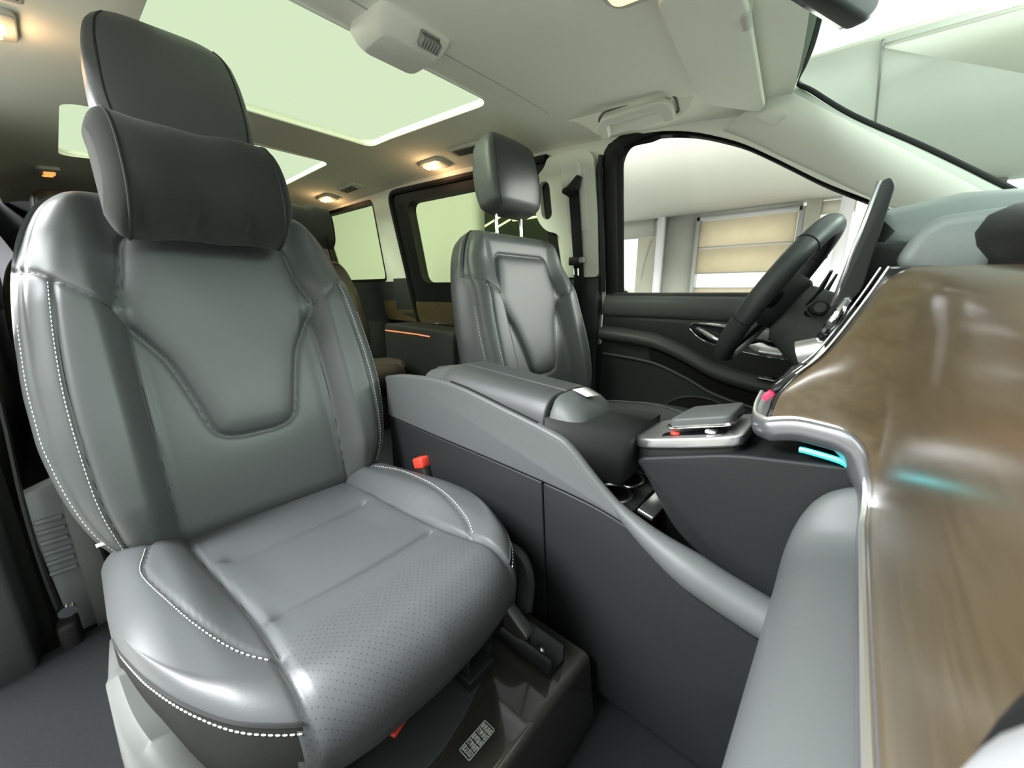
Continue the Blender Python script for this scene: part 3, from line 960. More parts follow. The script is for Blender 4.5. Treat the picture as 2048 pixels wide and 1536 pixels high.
obj('cable_bracket', join(box((.315, -.40, .178), (.06, .05, .02)), box((.335, -.42, .20), (.006, .07, .05))), DARK, ped, bevel=.004)
# data label with its number columns
lab = empty('data_label', (.3805, -.3215, .163), 'small black data label with white number columns on the pedestal', 'label')
LX0, LX1, LY0, LY1 = .354, .407, -.3325, -.3105
obj('plate', prism_n(rrect(LX0, LX1, LY0, LY1, .002), .1622, .1628, XY), LABEL, lab)
ro = rrect(LX0 + .0006, LX1 - .0006, LY0 + .0006, LY1 - .0006, .002)
obj('border', tube([(a, b, .1629) for a, b in ro], .0005, 5, closed=True), LABELW, lab)
txt = ['SA3 160 053 112 082', '011 100 100 108 230', '210 025 007 103 024', '717 B02 002 072 0PE']
cu_ = bpy.data.curves.new('numbers', 'FONT')
cu_.body = '\n'.join(txt); cu_.size = .0052; cu_.space_line = .95; cu_.align_x = 'CENTER'; cu_.align_y = 'CENTER'; cu_.offset = .00022
tmp = bpy.data.objects.new('numbers', cu_); COL.objects.link(tmp)
dg = bpy.context.evaluated_depsgraph_get()
tm = bpy.data.meshes.new_from_object(tmp.evaluated_get(dg)); bpy.data.objects.remove(tmp)
ex = [v.co.copy() for v in tm.vertices]
sx = .047 / (max(v.x for v in ex) - min(v.x for v in ex)); sy = .0185 / (max(v.y for v in ex) - min(v.y for v in ex))
cx = (max(v.x for v in ex) + min(v.x for v in ex)) / 2; cy = (max(v.y for v in ex) + min(v.y for v in ex)) / 2
tv = [(.3805 - (v.x - cx) * sx, -.3215 - (v.y - cy) * sy, .16300) for v in ex]
obj('numbers', (tv, [list(p.vertices) for p in tm.polygons]), LABELW, lab, smooth=False)

# ------------------------------------------------------------------ CENTRE CONSOLE
XR, XL = .132, -.060
rail = spline([(-.92, .575), (-.82, .592), (-.66, .598), (-.50, .572), (-.385, .550), (-.345, .535), (-.29, .488), (-.235, .448), (-.17, .415), (-.10, .392), (-.02, .375), (.08, .36)], 3)
seamz = lambda y: float(hermite([-.92, -.80, -.43, -.30, -.19, -.10, -.02, .08], [.470, .465, .452, .444, .420, .380, .335, .285], np.array(y)))
con = empty('center_console', (.036, -.45, .02), 'grey black centre console with armrest and cup holders between the front seats', 'console')
def console_side(x0, x1, nm):
    up = [(y, z) for y, z in rail] + [(y, seamz(y)) for y, _ in rail[::-1]]
    o1 = obj(nm, prism_n(up, x0, x1, YZ), SOFTG, con, bevel=.006, seg=3, sharp=50)
    return o1
us_ = console_side(XR - .016, XR, 'side_panel')
console_side(XL, XL + .016, 'side_panel')
for x0, x1 in ((XR - .020, XR - .004), (XL + .004, XL + .020)):
    ly = [y for y, _ in rail]
    lo1 = [(y, seamz(y) - .003) for y in ly if y <= -.405]
    poly1 = lo1 + [(-.40, seamz(-.40) - .003), (-.375, .06), (-.92, .06)]
    obj('lower_panel', prism_n(poly1, x0, x1, YZ), SHADED, con, bevel=.003, sharp=50)
    lo2 = [(y, seamz(y) - .003) for y in ly if y >= -.395]
    poly2 = [(-.397, seamz(-.397) - .003)] + lo2 + [(.08, .06), (-.372, .06)]
    obj('lower_panel', prism_n(poly2, x0, x1, YZ), SHADED, con, bevel=.003, sharp=50)
# handrail bead along the rail
for x in (XR - .010, XL + .010):
    obj('rail_bead', tube([(x, y, z - .004) for y, z in rail], [.0095 + .019 * max(0, min(1, (y + .25) / .12)) for y, _ in rail], 12), SOFTG, con)
# armrest: two lids, rear block, front pad
def arch(y, zt, x0, x1, zb, q=1.0):
    """arched cross-section"""
    pts = []
    cxx = (XR + XL) / 2; hw = (XR - XL) / 2 - .009
    N = 14
    xs = np.linspace(x0, x1, N)
    for x in xs:
        a = abs(x - cxx) / hw
        pts.append((x, y, zb + (zt - zb) * (1 - q * min(1, max(0, a)) ** 6 * .80)))
    return [(x1, y, zb)] + [(x0, y, zb)] + pts
XM = .046
def lid(x0, x1, ya, yb, za, zb_, base):
    rings = []
    for i in range(9):
        t = i / 8; y = ya + (yb - ya) * t
        rings.append(arch(y, za + (zb_ - za) * t, x0, x1, base(y)))
    return loft(rings)
base = lambda y: float(np.interp(y, [-.70, -.36], [.590, .548]))
obj('armrest_block', lid(XL + .012, XR - .012, -.79, -.700, .608, .628, lambda y: .50), SOFTG, con, bevel=.006, sharp=40)
obj('armrest_lid', lid(XM + .0015, XR - .011, -.697, -.404, .630, .612, lambda y: base(y) - .004), LEATHER2, con, bevel=.004, seg=3, sharp=45)
obj('armrest_lid', lid(XL + .015, XM - .0015, -.697, -.404, .630, .612, lambda y: base(y) - .004), LEATHER2, con, bevel=.004, seg=3, sharp=45)
obj('lid_gap', tube([(XR - .0095, y, z + .0035) for y, z in rail if -.71 < y < -.39], .0042, 8), PITCH, con)
obj('armrest_frame', box(((XR + XL) / 2, -.56, .53), (XR - XL - .03, .62, .085)), DARK, con)
rings = []
for y, zt, zb in ((-.399, .612, .50), (-.385, .611, .50), (-.365, .603, .50), (-.345, .588, .50), (-.330, .566, .50), (-.322, .545, .50)):
    rings.append(arch(y, zt, XL + .012, XR - .010, zb))
obj('front_pad', loft(rings), SOFTG, con, bevel=.004, sharp=50)
obj('pad_front_wall', box(((XR + XL) / 2, -.325, .475), (XR - XL - .04, .012, .14), Matrix.Rotation(-.12, 3, 'X')), SOFT, con)
obj('trim_line', tube([(x, -.322, .543) for x in np.linspace(XL + .02, XR - .02, 6)], .002, 6), GREYPL, con)
# cup holders
cup = obj('cup_holder', prism_n(rrect(XL + .022, XR - .022, -.335, -.232, .012), .38, .440, XY), DARK, con, bevel=.003)
for cxx, cyy, rr in ((-.002, -.292, .034), (.066, -.285, .033)):
    ring_ = [(cxx + rr * math.cos(a), cyy + rr * math.sin(a), .4415) for a in np.linspace(0, 2 * math.pi, 40)[:-1]]
    obj('cup_ring', tube(ring_, .0032, 6, closed=True), SILVER, cup)
    obj('cup_well', loft([[(cxx + rr * .97 * math.cos(a), cyy + rr * .97 * math.sin(a), z) for a in np.linspace(0, 2 * math.pi, 32)[:-1]] for z in (.4402, .4412)]), PITCH, cup)
obj('coin_tray', box((.045, -.212, .440), (.10, .028, .008), Matrix.Rotation(-.25, 3, 'X')), SILVER, con, bevel=.002)['label'] = 'bright metal strip ahead of the cup holders'
obj('storage_floor', box((.036, .02, .28), (.14, .30, .02), Matrix.Rotation(-.2, 3, 'X')), DARK, con)
obj('metal_clip', box((.075, -.085, .372), (.012, .022, .02)), SILVER, con, bevel=.002)
tag(obj('paper_sticker', prism_n([(.012, -.382), (.046, -.390), (.052, -.355), (.018, -.347)], 0, .0008, lambda a, b, d: (a, b, .6135 - .55 * max(0, b + .385) ** 1.25 + d - .001 + .0022)), PAPER), 'small blank white sticker on the front pad of the armrest', 'sticker')

# ------------------------------------------------------------------ DASHBOARD
dash = empty('dashboard', (.0, .3, .4), 'dashboard with glossy brown wood panel, silver trim and grey padded lower half', 'dashboard')
# wood surface: the rear-facing panel folds round into the right flank of the centre stack
EE = [(.086, -.066, .634), (.084, -.059, .668), (.082, -.040, .700), (.081, -.017, .730), (.079, .008, .785), (.078, .024, .826)]
def curve3(keys, pts, t):
    t = np.asarray(t); P = np.array(pts)
    return np.stack([hermite(keys, P[:, i], t) for i in range(3)], -1)
_E = np.array(EE)
def wood_y(x, z):
    zz = np.clip(z, .60, .83)
    ye = hermite(np.concatenate([[.60], _E[:, 2]]), np.concatenate([[-.070], _E[:, 1]]), zz)
    yp = .045 + (z - .55) * .035 + .0175 * ((x - .24) + np.sqrt((x - .24) ** 2 + .012) - .045) * (.3 + (z - .55) * 2.2)
    L = .017 + .045 * sm(.63, .80, zz)
    g = np.exp(-(np.clip(x - .078, 0, 9) / L) ** 1.7)
    return yp + (ye - yp) * g
xb = np.concatenate([np.linspace(.080, .135, 44), np.linspace(.135, .22, 20)[1:], np.linspace(.22, .92, 18)[1:]])
zb = hermite([.080, .089, .096, .103, .111, .124, .15, .92], [.634, .644, .643, .627, .594, .567, .553, .548], xb)
zt_w = .829 - .045 * xb
NB_ = 40
W_ = np.zeros((NB_, len(xb), 3))
for j, b in enumerate(np.linspace(0, 1, NB_)):
    z_ = zb * (1 - b) + zt_w * b
    W_[j, :, 0] = xb; W_[j, :, 2] = z_; W_[j, :, 1] = wood_y(xb, z_) + .014 * max(0, (b - .90) / .10) ** 2
Bc = W_[0]
def thick_grid(W_, off):
    nb, na = W_.shape[:2]
    V = W_.reshape(-1, 3).tolist() + (W_ + np.array(off)).reshape(-1, 3).tolist()
    F = []; k0 = nb * na
    for j in range(nb - 1):
        for i in range(na - 1):
            a = j * na + i
            F.append((a, a + 1, a + na + 1, a + na)); F.append((k0 + a, k0 + a + na, k0 + a + na + 1, k0 + a + 1))
    bd = [i for i in range(na)] + [j * na + na - 1 for j in range(1, nb)] + [(nb - 1) * na + i for i in range(na - 2, -1, -1)] + [j * na for j in range(nb - 2, 0, -1)]
    for q in range(len(bd)):
        a, b = bd[q], bd[(q + 1) % len(bd)]
        F.append((a, k0 + a, k0 + b, b))
    return V, F
obj('wood_panel', thick_grid(W_, (0, .012, 0)), WOOD, dash, sharp=60)
# silver trim following the lower edge of the wood, wrapping the corner at the stack
tl = [tuple(p) for p in Bc]
wrap = spline([(-.02, -.086, .648), (.03, -.084, .640), (.062, -.078, .634), tuple(Bc[0])], 5)
tpath = wrap[:-1] + tl
def ribbon(path, prof):
    rings = []
    P = [Vector(p) for p in path]
    for i, p in enumerate(P):
        t = (P[min(i + 1, len(P) - 1)] - P[max(i - 1, 0)]).normalized()
        up = Vector((0, 0, 1)); up = (up - t * up.dot(t)).normalized(); out = t.cross(up)
        if out.y > .3 and abs(out.y) > abs(out.x): out = -out
        rings.append([p + out * a + up * b for a, b in prof])
    # keep the outward side consistent
    return loft(rings)
def ribbon2(path, prof):
    rings = []; P = [Vector(p) for p in path]; prev = None
    for i, p in enumerate(P):
        t = (P[min(i + 1, len(P) - 1)] - P[max(i - 1, 0)]).normalized()
        up = Vector((0, 0, 1)); up = (up - t * up.dot(t)).normalized(); out = up.cross(t)
        if prev is None:
            if out.y > 0: out = -out
        elif out.dot(prev) < 0: out = -out
        prev = out
        rings.append([p + out * a + up * b for a, b in prof])
    return loft(rings)
tr = obj('silver_trim', ribbon2(tpath, [(.004, .002), (.0075, -.003), (.0080, -.014), (.004, -.026), (-.006, -.030), (-.012, -.026), (-.012, .0)]), METALGREY, dash, sharp=60)
tr['label'] = 'silver trim strip edging the wood panel'
obj('bright_bead', tube([(x, y - .0045, z + .001) for x, y, z in tpath], .0030, 8), BEAD, dash)
# ambient light strip under the trim, in the gap
obj('ambient_light', tube([(x - .003, y + .004, z - .039) for x, y, z in tl[6:60]], .0036, 6), AMBI, dash)['label'] = 'teal glowing light strip under the silver trim'
# grey padded glovebox roll
def rollx(x0, x1):
    sec = spline([(.085, .524), (.045, .522), (.014, .514), (-.010, .496), (-.022, .465), (-.024, .41), (-.014, .34), (.010, .25), (.05, .17), (.10, .10), (.22, .10)], 4)
    rings = []
    for d in [0, .002, .005, .009, .014, .02, .027, .034, .042, .055, .075, .1, .3, .5, x1 - x0]:
        k = min(1, d / .03); f = math.sqrt(max(0, 1 - (1 - k) ** 2))
        up_ = .060 * math.exp(-(d / .030) ** 2)
        rings.append([(x0 + d, .10 + (y - .10) * (.80 + .20 * f), z + up_ * float(sm(.38, .52, np.array(z)))) for y, z in sec])
    return loft(rings)
obj('glovebox', rollx(.092, .92), SOFTG, dash, sharp=60)['label'] = 'grey padded glovebox front'
# centre stack body (grey flank) and the ledge it carries
fl = rpoly([(-.238, .525), (-.228, .535), (-.10, .578), (.05, .60), (.30, .60), (.30, .20), (.02, .30), (-.021, .345), (-.166, .425), (-.222, .508)], [.012, .012, .03, .02, .02, .02, .02, .03, .03, .012])
obj('stack_flank', prism_n(fl, -.05, .086, YZ), SHADED, dash, bevel=.008, seg=3, sharp=50)
pt = lambda y, dz=0: .560 + .29 * (y + .25) + dz
ledge = rpoly([(-.055, -.09), (-.060, -.20), (-.045, -.255), (.045, -.262), (.082, -.235), (.086, -.14), (.080, -.09)], [.005, .05, .06, .06, .06, .05, .02])
se = obj('selector_ledge', prism_n(ledge, 0, .018, lambda a, b, d: (a, b, pt(b) - .018 + d)), SILVER, dash, bevel=.006, seg=4, sharp=40)
se['label'] = 'silver ledge carrying the touchpad'
obj('ledge_skirt', prism_n([(a * .92 + .001, b * .97 - .004) for a, b in ledge], 0, .035, lambda a, b, d: (a, b, pt(b) - .052 + d)), DARK, dash)
obj('button_row', prism_n(rrect(.052, .074, -.205, -.115, .006), 0, .002, lambda a, b, d: (a, b, pt(b) + d - .0005)), PIANO, se)
obj('red_key', box((.066, -.185, pt(-.185, .003)), (.012, .012, .004)), RED, se)
obj('bright_key', box((.064, -.135, pt(-.135, .003)), (.016, .016, .006)), SILVER, se, bevel=.002)
pad = obj('touchpad', prism_n(rpoly([(-.035, -.112), (-.033, -.19), (.060, -.20), (.060, -.112)], .012), 0, .016, lambda a, b, d: (a, b, pt(b) + .010 + d + .03 * 0)), SOFTG, dash, bevel=.004, seg=3)
obj('pad_chrome', tube([(a, b, pt(b) + .012) for a, b in rpoly([(-.036, -.111), (-.034, -.192), (.062, -.202), (.062, -.111)], .012)], .003, 8, closed=True), CHROME, pad)
# stack face: gloss black vents panel seen edge-on, with chrome edges
obj('stack_face', prism_n([(y - .004, z) for _, y, z in EE] + [(y + .03, z) for _, y, z in EE[::-1]], -.10, .079, YZ), PIANO, dash, bevel=.002, sharp=60)
obj('stack_edge', tube([(x + .001, y - .004, z) for x, y, z in spline(EE[2:], 5)], .0016, 8), CHROME, dash)
obj('stack_edge', tube([(.060, y - .010, z) for x, y, z in spline(EE[2:], 5)], .0014, 8), CHROME, dash)
Rst = Matrix.Rotation(math.radians(-22), 3, 'X')
for k, x in enumerate((.035, -.03, -.095)):
    cvx = Vector((x, -.010 + .004, .765))
    vent_ring = [tuple(cvx + Rst @ Vector((.030 * math.cos(a), -.012, .030 * math.sin(a)))) for a in np.linspace(0, 2 * math.pi, 33)[:-1]]
    vr = obj('vent_ring', tube(vent_ring, .005, 8, closed=True), CHROME, dash)
    obj('vent_blade', box(tuple(cvx + Rst @ Vector((0, -.010, 0))), (.05, .004, .006), Rst), DARK, vr)
obj('control_knob', tube([(.0, -.052, .714), (.0, -.022, .724)], .018, 28), SILVER, dash)
obj('key_panel', box((.02, -.052, .69), (.10, .012, .05), Matrix.Rotation(math.radians(-40), 3, 'X')), PIANO, dash, bevel=.003)
obj('hazard_key', box((.062, -.0725, .663), (.012, .008, .014), Matrix.Rotation(math.radians(-40), 3, 'X')), LAMPRED, dash, bevel=.002)['label'] = 'small red glowing key'
# passenger end vent, close to the lens
def bezel(q, y):
    return [(a, y, b) for a, b in rrect(.548 + q, .86, .50, .765 - q, max(.02, .10 - q), 14)]
v_ = obj('end_vent', loft([bezel(q, y) for q, y in ((0, .075), (0, .040), (.004, .034), (.012, .030), (.03, .0275), (.07, .0265))]), mat('pale_grey_bezel', (.40, .41, .42), .35), dash, sharp=60)
v_['label'] = 'pale rounded bezel at the passenger end of the wood panel'
obj('bezel_shade', tube([(a, .046, b) for a, _, b in bezel(-.004, 0)], .0085, 8, closed=True), PITCH, v_)  # dark tube stands in for the shaded side wall of the bezel
# upper pad and hoods
sec = [(.024, .828), (.036, .864), (.052, .875), (.10, .879), (.16, .880), (.45, .872), (.62, .862), (.62, .60), (.14, .60), (.075, .80)]
DASHLIT = mat('lit_dash_leather', (.155, .172, .166), .5, bump=.1, bscale=500)  # dash leather lightened, incoming light put into its colour
obj('upper_pad', prism_n(sec, -.84, .075, YZ), DASHLIT, dash, bevel=.012, seg=3)
rings = []
for x, zt_, y0 in spline([(.072, .832, .100), (.080, .848, .090), (.092, .860, .080), (.115, .868, .071), (.18, .868, .065), (.30, .850, .062), (.45, .832, .070), (.88, .80, .10)], 5):
    zb_ = .829 - .045 * x + .004
    rings.append([(x, y0 + .012, zb_), (x, y0 + .003, zb_ * .7 + zt_ * .3), (x, y0, zb_ * .45 + zt_ * .55), (x, y0 + .004, zb_ * .2 + zt_ * .8), (x, y0 + .014, zt_ - .003), (x, y0 + .035, zt_), (x, .45, zt_ + .01), (x, .60, zt_), (x, .60, .60), (x, y0 + .04, .60)])
obj('passenger_hood', loft(rings), PITCH, dash, sharp=50)['label'] = 'black hood over the passenger end of the dashboard'
rings = []
for x, s_ in ((-.76, .2), (-.74, .8), (-.68, 1.0), (-.50, 1.05), (-.34, 1.0), (-.20, .95), (-.12, .85), (-.06, .6), (-.03, .2)):
    rings.append([(x, .02 - .03 * s_, .86), (x, .03 - .04 * s_, .862 + .055 * s_), (x, .08, .868 + .066 * s_), (x, .20, .868 + .060 * s_), (x, .40, .868 + .01 * s_), (x, .40, .85)])
obj('cluster_hood', loft(rings), DASHLIT, dash, sharp=50)
obj('instrument_cluster', box((-.47, .10, .82), (.40, .05, .13), Matrix.Rotation(-.3, 3, 'X')), PIANO, dash, bevel=.01)
obj('driver_lower_dash', prism_n(rpoly([(.06, .82), (.01, .70), (-.03, .60), (.08, .36), (.40, .36), (.40, .82)], .03), -.85, -.03, YZ), DARK, dash, bevel=.01)
obj('driver_end_vent', tube([(-.80, .045, .78), (-.80, .09, .79)], .045, 24), PIANO, dash)
# tablet screen on the stack
scr = obj('screen', prism_n(rpoly([(-.022, .782), (-.002, .916), (.006, .921), (.012, .912), (.002, .80), (-.010, .784)], [.004, .004, .004, .006, .02, .004]), -.17, .058, YZ), DARK, dash, bevel=.003, seg=3)
scr['label'] = 'tall slim touchscreen seen edge-on'
obj('screen_glass', prism_n([(-.0245, .785), (-.0040, .917), (-.002, .9165), (-.0225, .784)], -.166, .055, YZ), SCREEN, scr)
obj('screen_edge', tube([(.0565, -.0225, .783), (.0565, -.0015, .918)], .0024, 8), SILVER, scr)
obj('screen_mount', box((-.06, .015, .82), (.10, .05, .08)), DARK, dash, bevel=.01)

# ------------------------------------------------------------------ STEERING WHEEL
WC = Vector((-.47, -.152, .793)); E2 = Vector((0, .505, .863)); E3 = Vector((0, -.863, .505))
sw = empty('steering_wheel', tuple(WC), 'black leather steering wheel seen edge-on in front of the driver window', 'steering wheel')
def wpt(a, r, d=0): return WC + Vector((1, 0, 0)) * (r * math.cos(a)) + E2 * (r * math.sin(a)) + E3 * d
obj('rim', tube([tuple(wpt(a, .172)) for a in np.linspace(0, 2 * math.pi, 81)[:-1]], .0225, 18, closed=True), LEATHER, sw)
for a in (math.radians(42), math.radians(138), math.radians(-20), math.radians(200)):
    c = wpt(a, .172); rdir = (c - WC).normalized()
    obj('rim_seam', tube([tuple(c + rdir * (.0227 * math.cos(b)) + E3 * (.0227 * math.sin(b))) for b in np.linspace(0, 2 * math.pi, 25)[:-1]], .0013, 6, closed=True), SEAM, sw)
rings = []
for d, s_ in ((-.045, .75), (-.03, .95), (.0, 1.0), (.018, .92), (.028, .7), (.032, .3)):
    rings.append([tuple(WC + Vector((1, 0, 0)) * (.082 * s_ * math.copysign(abs(math.cos(a)) ** .7, math.cos(a))) + E2 * (.068 * s_ * math.copysign(abs(math.sin(a)) ** .7, math.sin(a)) - .005) + E3 * (d - .012)) for a in np.linspace(0, 2 * math.pi, 41)[:-1]])
obj('hub', loft(rings), SOFT, sw, sharp=60)
for a0, w in ((math.radians(-2), .042), (math.radians(182), .042), (math.radians(-90), .05)):
    a = wpt(a0, .07, -.018); b = wpt(a0, .165, -.004)
    obj('spoke', tube([tuple(a), tuple(a.lerp(b, .5)), tuple(b)], [w * .55, w * .45, w * .36], 12, flat=.35, up=tuple(E3)), SOFT, sw)
    if a0 > -1 : obj('spoke_insert', tube([tuple(a.lerp(b, .35) + E3 * .012), tuple(a.lerp(b, .8) + E3 * .012)], .004, 8), STEEL, sw)
for sg in (1, -1):
    a = wpt(math.radians(90 - sg * 78), .105, -.072); b = wpt(math.radians(90 - sg * 52), .150, -.066)
    obj('shift_paddle', tube([tuple(a), tuple(a.lerp(b, .5) - E3 * .004), tuple(b)], [.018, .022, .012], 10, flat=.22, up=tuple(E3)), SOFTG, sw)
col_ = empty('steering_column', (-.47, -.03, .70), 'dark steering column shroud with a selector stalk behind the wheel', 'steering column')
obj('shroud', loft([[tuple(WC + E3 * d + Vector((1, 0, 0)) * (r_ * math.copysign(abs(math.cos(a)) ** .6, math.cos(a))) + E2 * (r_ * .9 * math.copysign(abs(math.sin(a)) ** .6, math.sin(a)) + oy)) for a in np.linspace(0, 2 * math.pi, 33)[:-1]] for d, r_, oy in ((-.040, .062, -.010), (-.055, .078, -.016), (-.10, .090, -.02), (-.18, .10, -.03), (-.26, .11, -.03))]), SOFTG, col_, sharp=60)
st0 = WC + E3 * -.085 + Vector((.06, 0, 0)); st1 = WC + E3 * -.092 + Vector((.175, .012, .010)) + E2 * .015
stalk = obj('selector_stalk', tube([tuple(st0), tuple(st0.lerp(st1, .5)), tuple(st0.lerp(st1, .8)), tuple(st1)], [.010, .011, .017, .016], 14, flat=.8), DARK, col_)
obj('stalk_button', tube([tuple(st1), tuple(st1 + (st1 - st0).normalized() * .003)], .010, 14), SOFTG, stalk)
obj('stalk_ring', tube([tuple(st0.lerp(st1, .82)), tuple(st0.lerp(st1, .84))], .0176, 14), STEEL, stalk)

# ------------------------------------------------------------------ DRIVER DOOR
door = empty('door_1', (-.89, -.3, .05)); structure(door)
obj('panel', prism_n(rpoly([(-.83, .022), (.36, .022), (.36, .80), (-.80, .795), (-.83, .76)], .03), -.935, -.875, YZ), SOFT, door, bevel=.01)
def zarm(y): return float(hermite([-.86, -.74, -.60, -.45, -.36, -.25, -.12, .05, .3], [.655, .65, .638, .590, .548, .522, .507, .503, .505], np.array(y)))
def strip(y0, y1, sec, n=24):
    rings = []
    for i in range(n + 1):
        y = y0 + (y1 - y0) * i / n
        rings.append([(x, y, z(y) if callable(z) else z) for x, z in sec])
    return loft(rings)
# upper padded belt
obj('belt_pad', strip(-.815, .33, [(-.93, .70), (-.872, .697), (-.862, .715), (-.860, .755), (-.868, .778), (-.886, .789), (-.93, .795)], 4), SOFTG, door, sharp=60)
# inset field with the handle
obj('inset_panel', strip(-.80, .33, [(-.93, lambda y: zarm(y) - .01), (-.874, lambda y: zarm(y) - .01), (-.872, lambda y: zarm(y) * .5 + .345), (-.876, .692), (-.93, .692)], 24), DARK, door, sharp=60)
# armrest ledge
arm = obj('armrest', strip(-.815, .33, [(-.93, lambda y: zarm(y)), (-.868, lambda y: zarm(y) + .002), (-.838, lambda y: zarm(y) - .004), (-.822, lambda y: zarm(y) - .022), (-.826, lambda y: zarm(y) - .044), (-.85, lambda y: zarm(y) - .058), (-.93, lambda y: zarm(y) - .06)], 40), LEATHER, door, sharp=60)
obj('pull_recess', strip(-.60, .30, [(-.93, lambda y: zarm(y) - .062), (-.852, lambda y: zarm(y) - .062), (-.856, lambda y: zarm(y) - .10), (-.93, lambda y: zarm(y) - .11)], 30), PITCH, door, sharp=60)
obj('lower_ridge', tube([(-.868, y, zarm(y) - .118 + .02 * (y + .8) * .3) for y in np.linspace(-.81, .3, 40)], .006, 8), SOFTG, door)
# handle bezel (chrome teardrop) with handle
bz = [(-.462, .668), (-.452, .685), (-.40, .688), (-.30, .684), (-.16, .675), (-.10, .66), (-.09, .60), (-.14, .582), (-.22, .587), (-.31, .600), (-.38, .612), (-.43, .635)]
bzr = rpoly(bz, .03, 4)
hb = obj('handle_bezel', prism_n(bzr, -.880, -.869, YZ), PIANO, door, bevel=.002)
obj('bezel_line', tube([(-.868, a, b) for a, b in bzr], .0022, 6, closed=True), CHROME, hb)
obj('door_handle', tube(spline([(-.862, -.432, .668), (-.858, -.41, .660), (-.852, -.38, .645), (-.852, -.35, .632), (-.860, -.31, .622)], 4), [.006, .008, .010, .012, .013, .014, .015, .015, .015, .015, .014, .013, .012, .011, .010, .009, .008][:17], 12, flat=.6), CHROME, door)['label'] = 'chrome door handle'
scm = obj('seat_control', prism_n(rpoly([(-.265, .618), (-.225, .634), (-.20, .622), (-.15, .612), (-.135, .598), (-.16, .582), (-.22, .594)], .012), -.874, -.862, YZ), SILVER, door, bevel=.003)
scm['label'] = 'silver seat-shaped adjustment switch'
obj('control_key', tube([(-.860, -.225, .602), (-.859, -.16, .597)], .009, 10), SILVER, scm)
sw_ = obj('window_switch', prism_n(rrect(-.862, -.826, -.215, -.10, .006), .0, .004, lambda a, b, d: (a, b, zarm(b) + d)), SILVER, door, bevel=.001)
obj('switch_key', box((-.845, -.185, zarm(-.185) + .008), (.022, .03, .008)), PIANO, sw_, bevel=.002)
obj('switch_key', box((-.845, -.145, zarm(-.145) + .008), (.022, .03, .008)), PIANO, sw_, bevel=.002)
spk = [(-.868, -.39 + .15 * math.cos(a), .30 + .11 * math.sin(a)) for a in np.linspace(0, 2 * math.pi, 41)[:-1]]
sg_ = obj('speaker_grille', loft([[(-.872, y, z) for _, y, z in spk], [(-.866, -.39 + (y + .39) * .96, .30 + (z - .30) * .96) for _, y, z in spk]]), PITCH, door)
obj('speaker_rim', tube(spk, .006, 8, closed=True), SOFT, sg_)

# ------------------------------------------------------------------ B-PILLAR AND BELTS
def bp(y, z, d): return (wall_x(z) - d, y, z)
bt = structure(obj('trim_17', prism_n(rpoly([(-1.005, .86), (-.842, .86), (-.830, 1.10), (-.835, 1.31), (-.90, 1.335), (-1.045, 1.33), (-1.062, 1.30), (-1.115, 1.268), (-1.135, 1.20), (-1.13, 1.11), (-1.09, 1.06), (-1.03, 1.045), (-1.008, 1.01)], [.005, .02, .02, .03, .02, .02, .02, .03, .03, .03, .03, .03, .03]), -.028, .02, bp), PILLAR))
o_mat[bt] = PILLAR
boolean_cut(bt, [prism(rrect(-1.102, -1.046, 1.105, 1.250, .026), -.2, .2, bp)])
structure(obj('trim_18', prism_n(rpoly([(-1.06, .10), (-.845, .10), (-.845, .862), (-1.06, .862)], .01), -.024, .03, lambda y, z, d: (-.885 - d, y, z)), SOFT, bevel=.008))
structure(obj('trim_19', tube([bp(-.835, .80, -.012), bp(-.826, 1.10, -.014), bp(-.822, 1.25, -.012), bp(-.812, 1.30, -.006)], .012, 8), DARK))
def make_belt(label):
    b = empty('seat_belt', (-.85, -.95, .1), label, 'seat belt')
    path = [bp(-0.915, 1.205, -.052), bp(-0.920, 1.15, -.046), bp(-0.925, .95, -.042), bp(-0.930, .80, -.046), (-.845, -.93, .60), (-.842, -.93, .35), (-.84, -.93, .12)]
    rings = []
    for x, y, z in spline(path, 4):
        rings.append([(x - .001, y - .024, z), (x + .001, y - .024, z), (x + .001, y + .024, z), (x - .001, y + .024, z)])
    obj('webbing', loft(rings), DARK, b, sharp=80)
    obj('adjuster_rail', prism_n(rrect(-.970, -.874, 1.04, 1.30, .012), -.006, .004, lambda y, z, d: bp(y, z, -.0285 - d)), PILLAR, b, bevel=.002)
    obj('height_adjuster', prism_n(rpoly([(-.962, 1.195), (-.882, 1.238), (-.882, 1.290), (-.966, 1.290)], .012), -.002, .034, lambda y, z, d: bp(y, z, -.029 - d)), PILLAR, b, bevel=.006)
    obj('guide_loop', tube([bp(-0.962, 1.195, -.052), bp(-0.930, 1.185, -.060), bp(-0.905, 1.20, -.060), bp(-0.885, 1.235, -.052)], [.011, .022, .023, .012], 10), PITCH, b)
    obj('tongue', box(bp(-0.930, .925, -.058), (.016, .062, .034)), DARK, b, bevel=.006)
    tp = [bp(-0.942, .895, -.058), bp(-0.942, .868, -.060), bp(-0.920, .868, -.060), bp(-0.920, .895, -.058)]
    obj('tongue_metal', tube(tp, .0035, 8), CHROME, b)
    obj('stop_button', tube([bp(-0.895, .928, -.058), bp(-0.893, .928, -.072)], .011, 14), GREYPL, b)
    return b
make_belt('black seat belt hanging on the pale pillar behind the driver seat')
b2 = empty('seat_belt', (.765, -1.1, .05), 'black belt strap running down beside the outer side of the foreground seat', 'seat belt')
rings = []
for x, y, z in spline([(.80, -1.08, 1.25), (.782, -1.08, .90), (.766, -1.09, .66), (.778, -1.11, .42), (.780, -1.12, .24), (.772, -1.13, .08)], 5):
    rings.append([(x - .002, y - .02, z), (x + .002, y - .02, z), (x + .002, y + .02, z), (x - .002, y + .02, z)])
obj('webbing', loft(rings), DARK, b2, sharp=80)
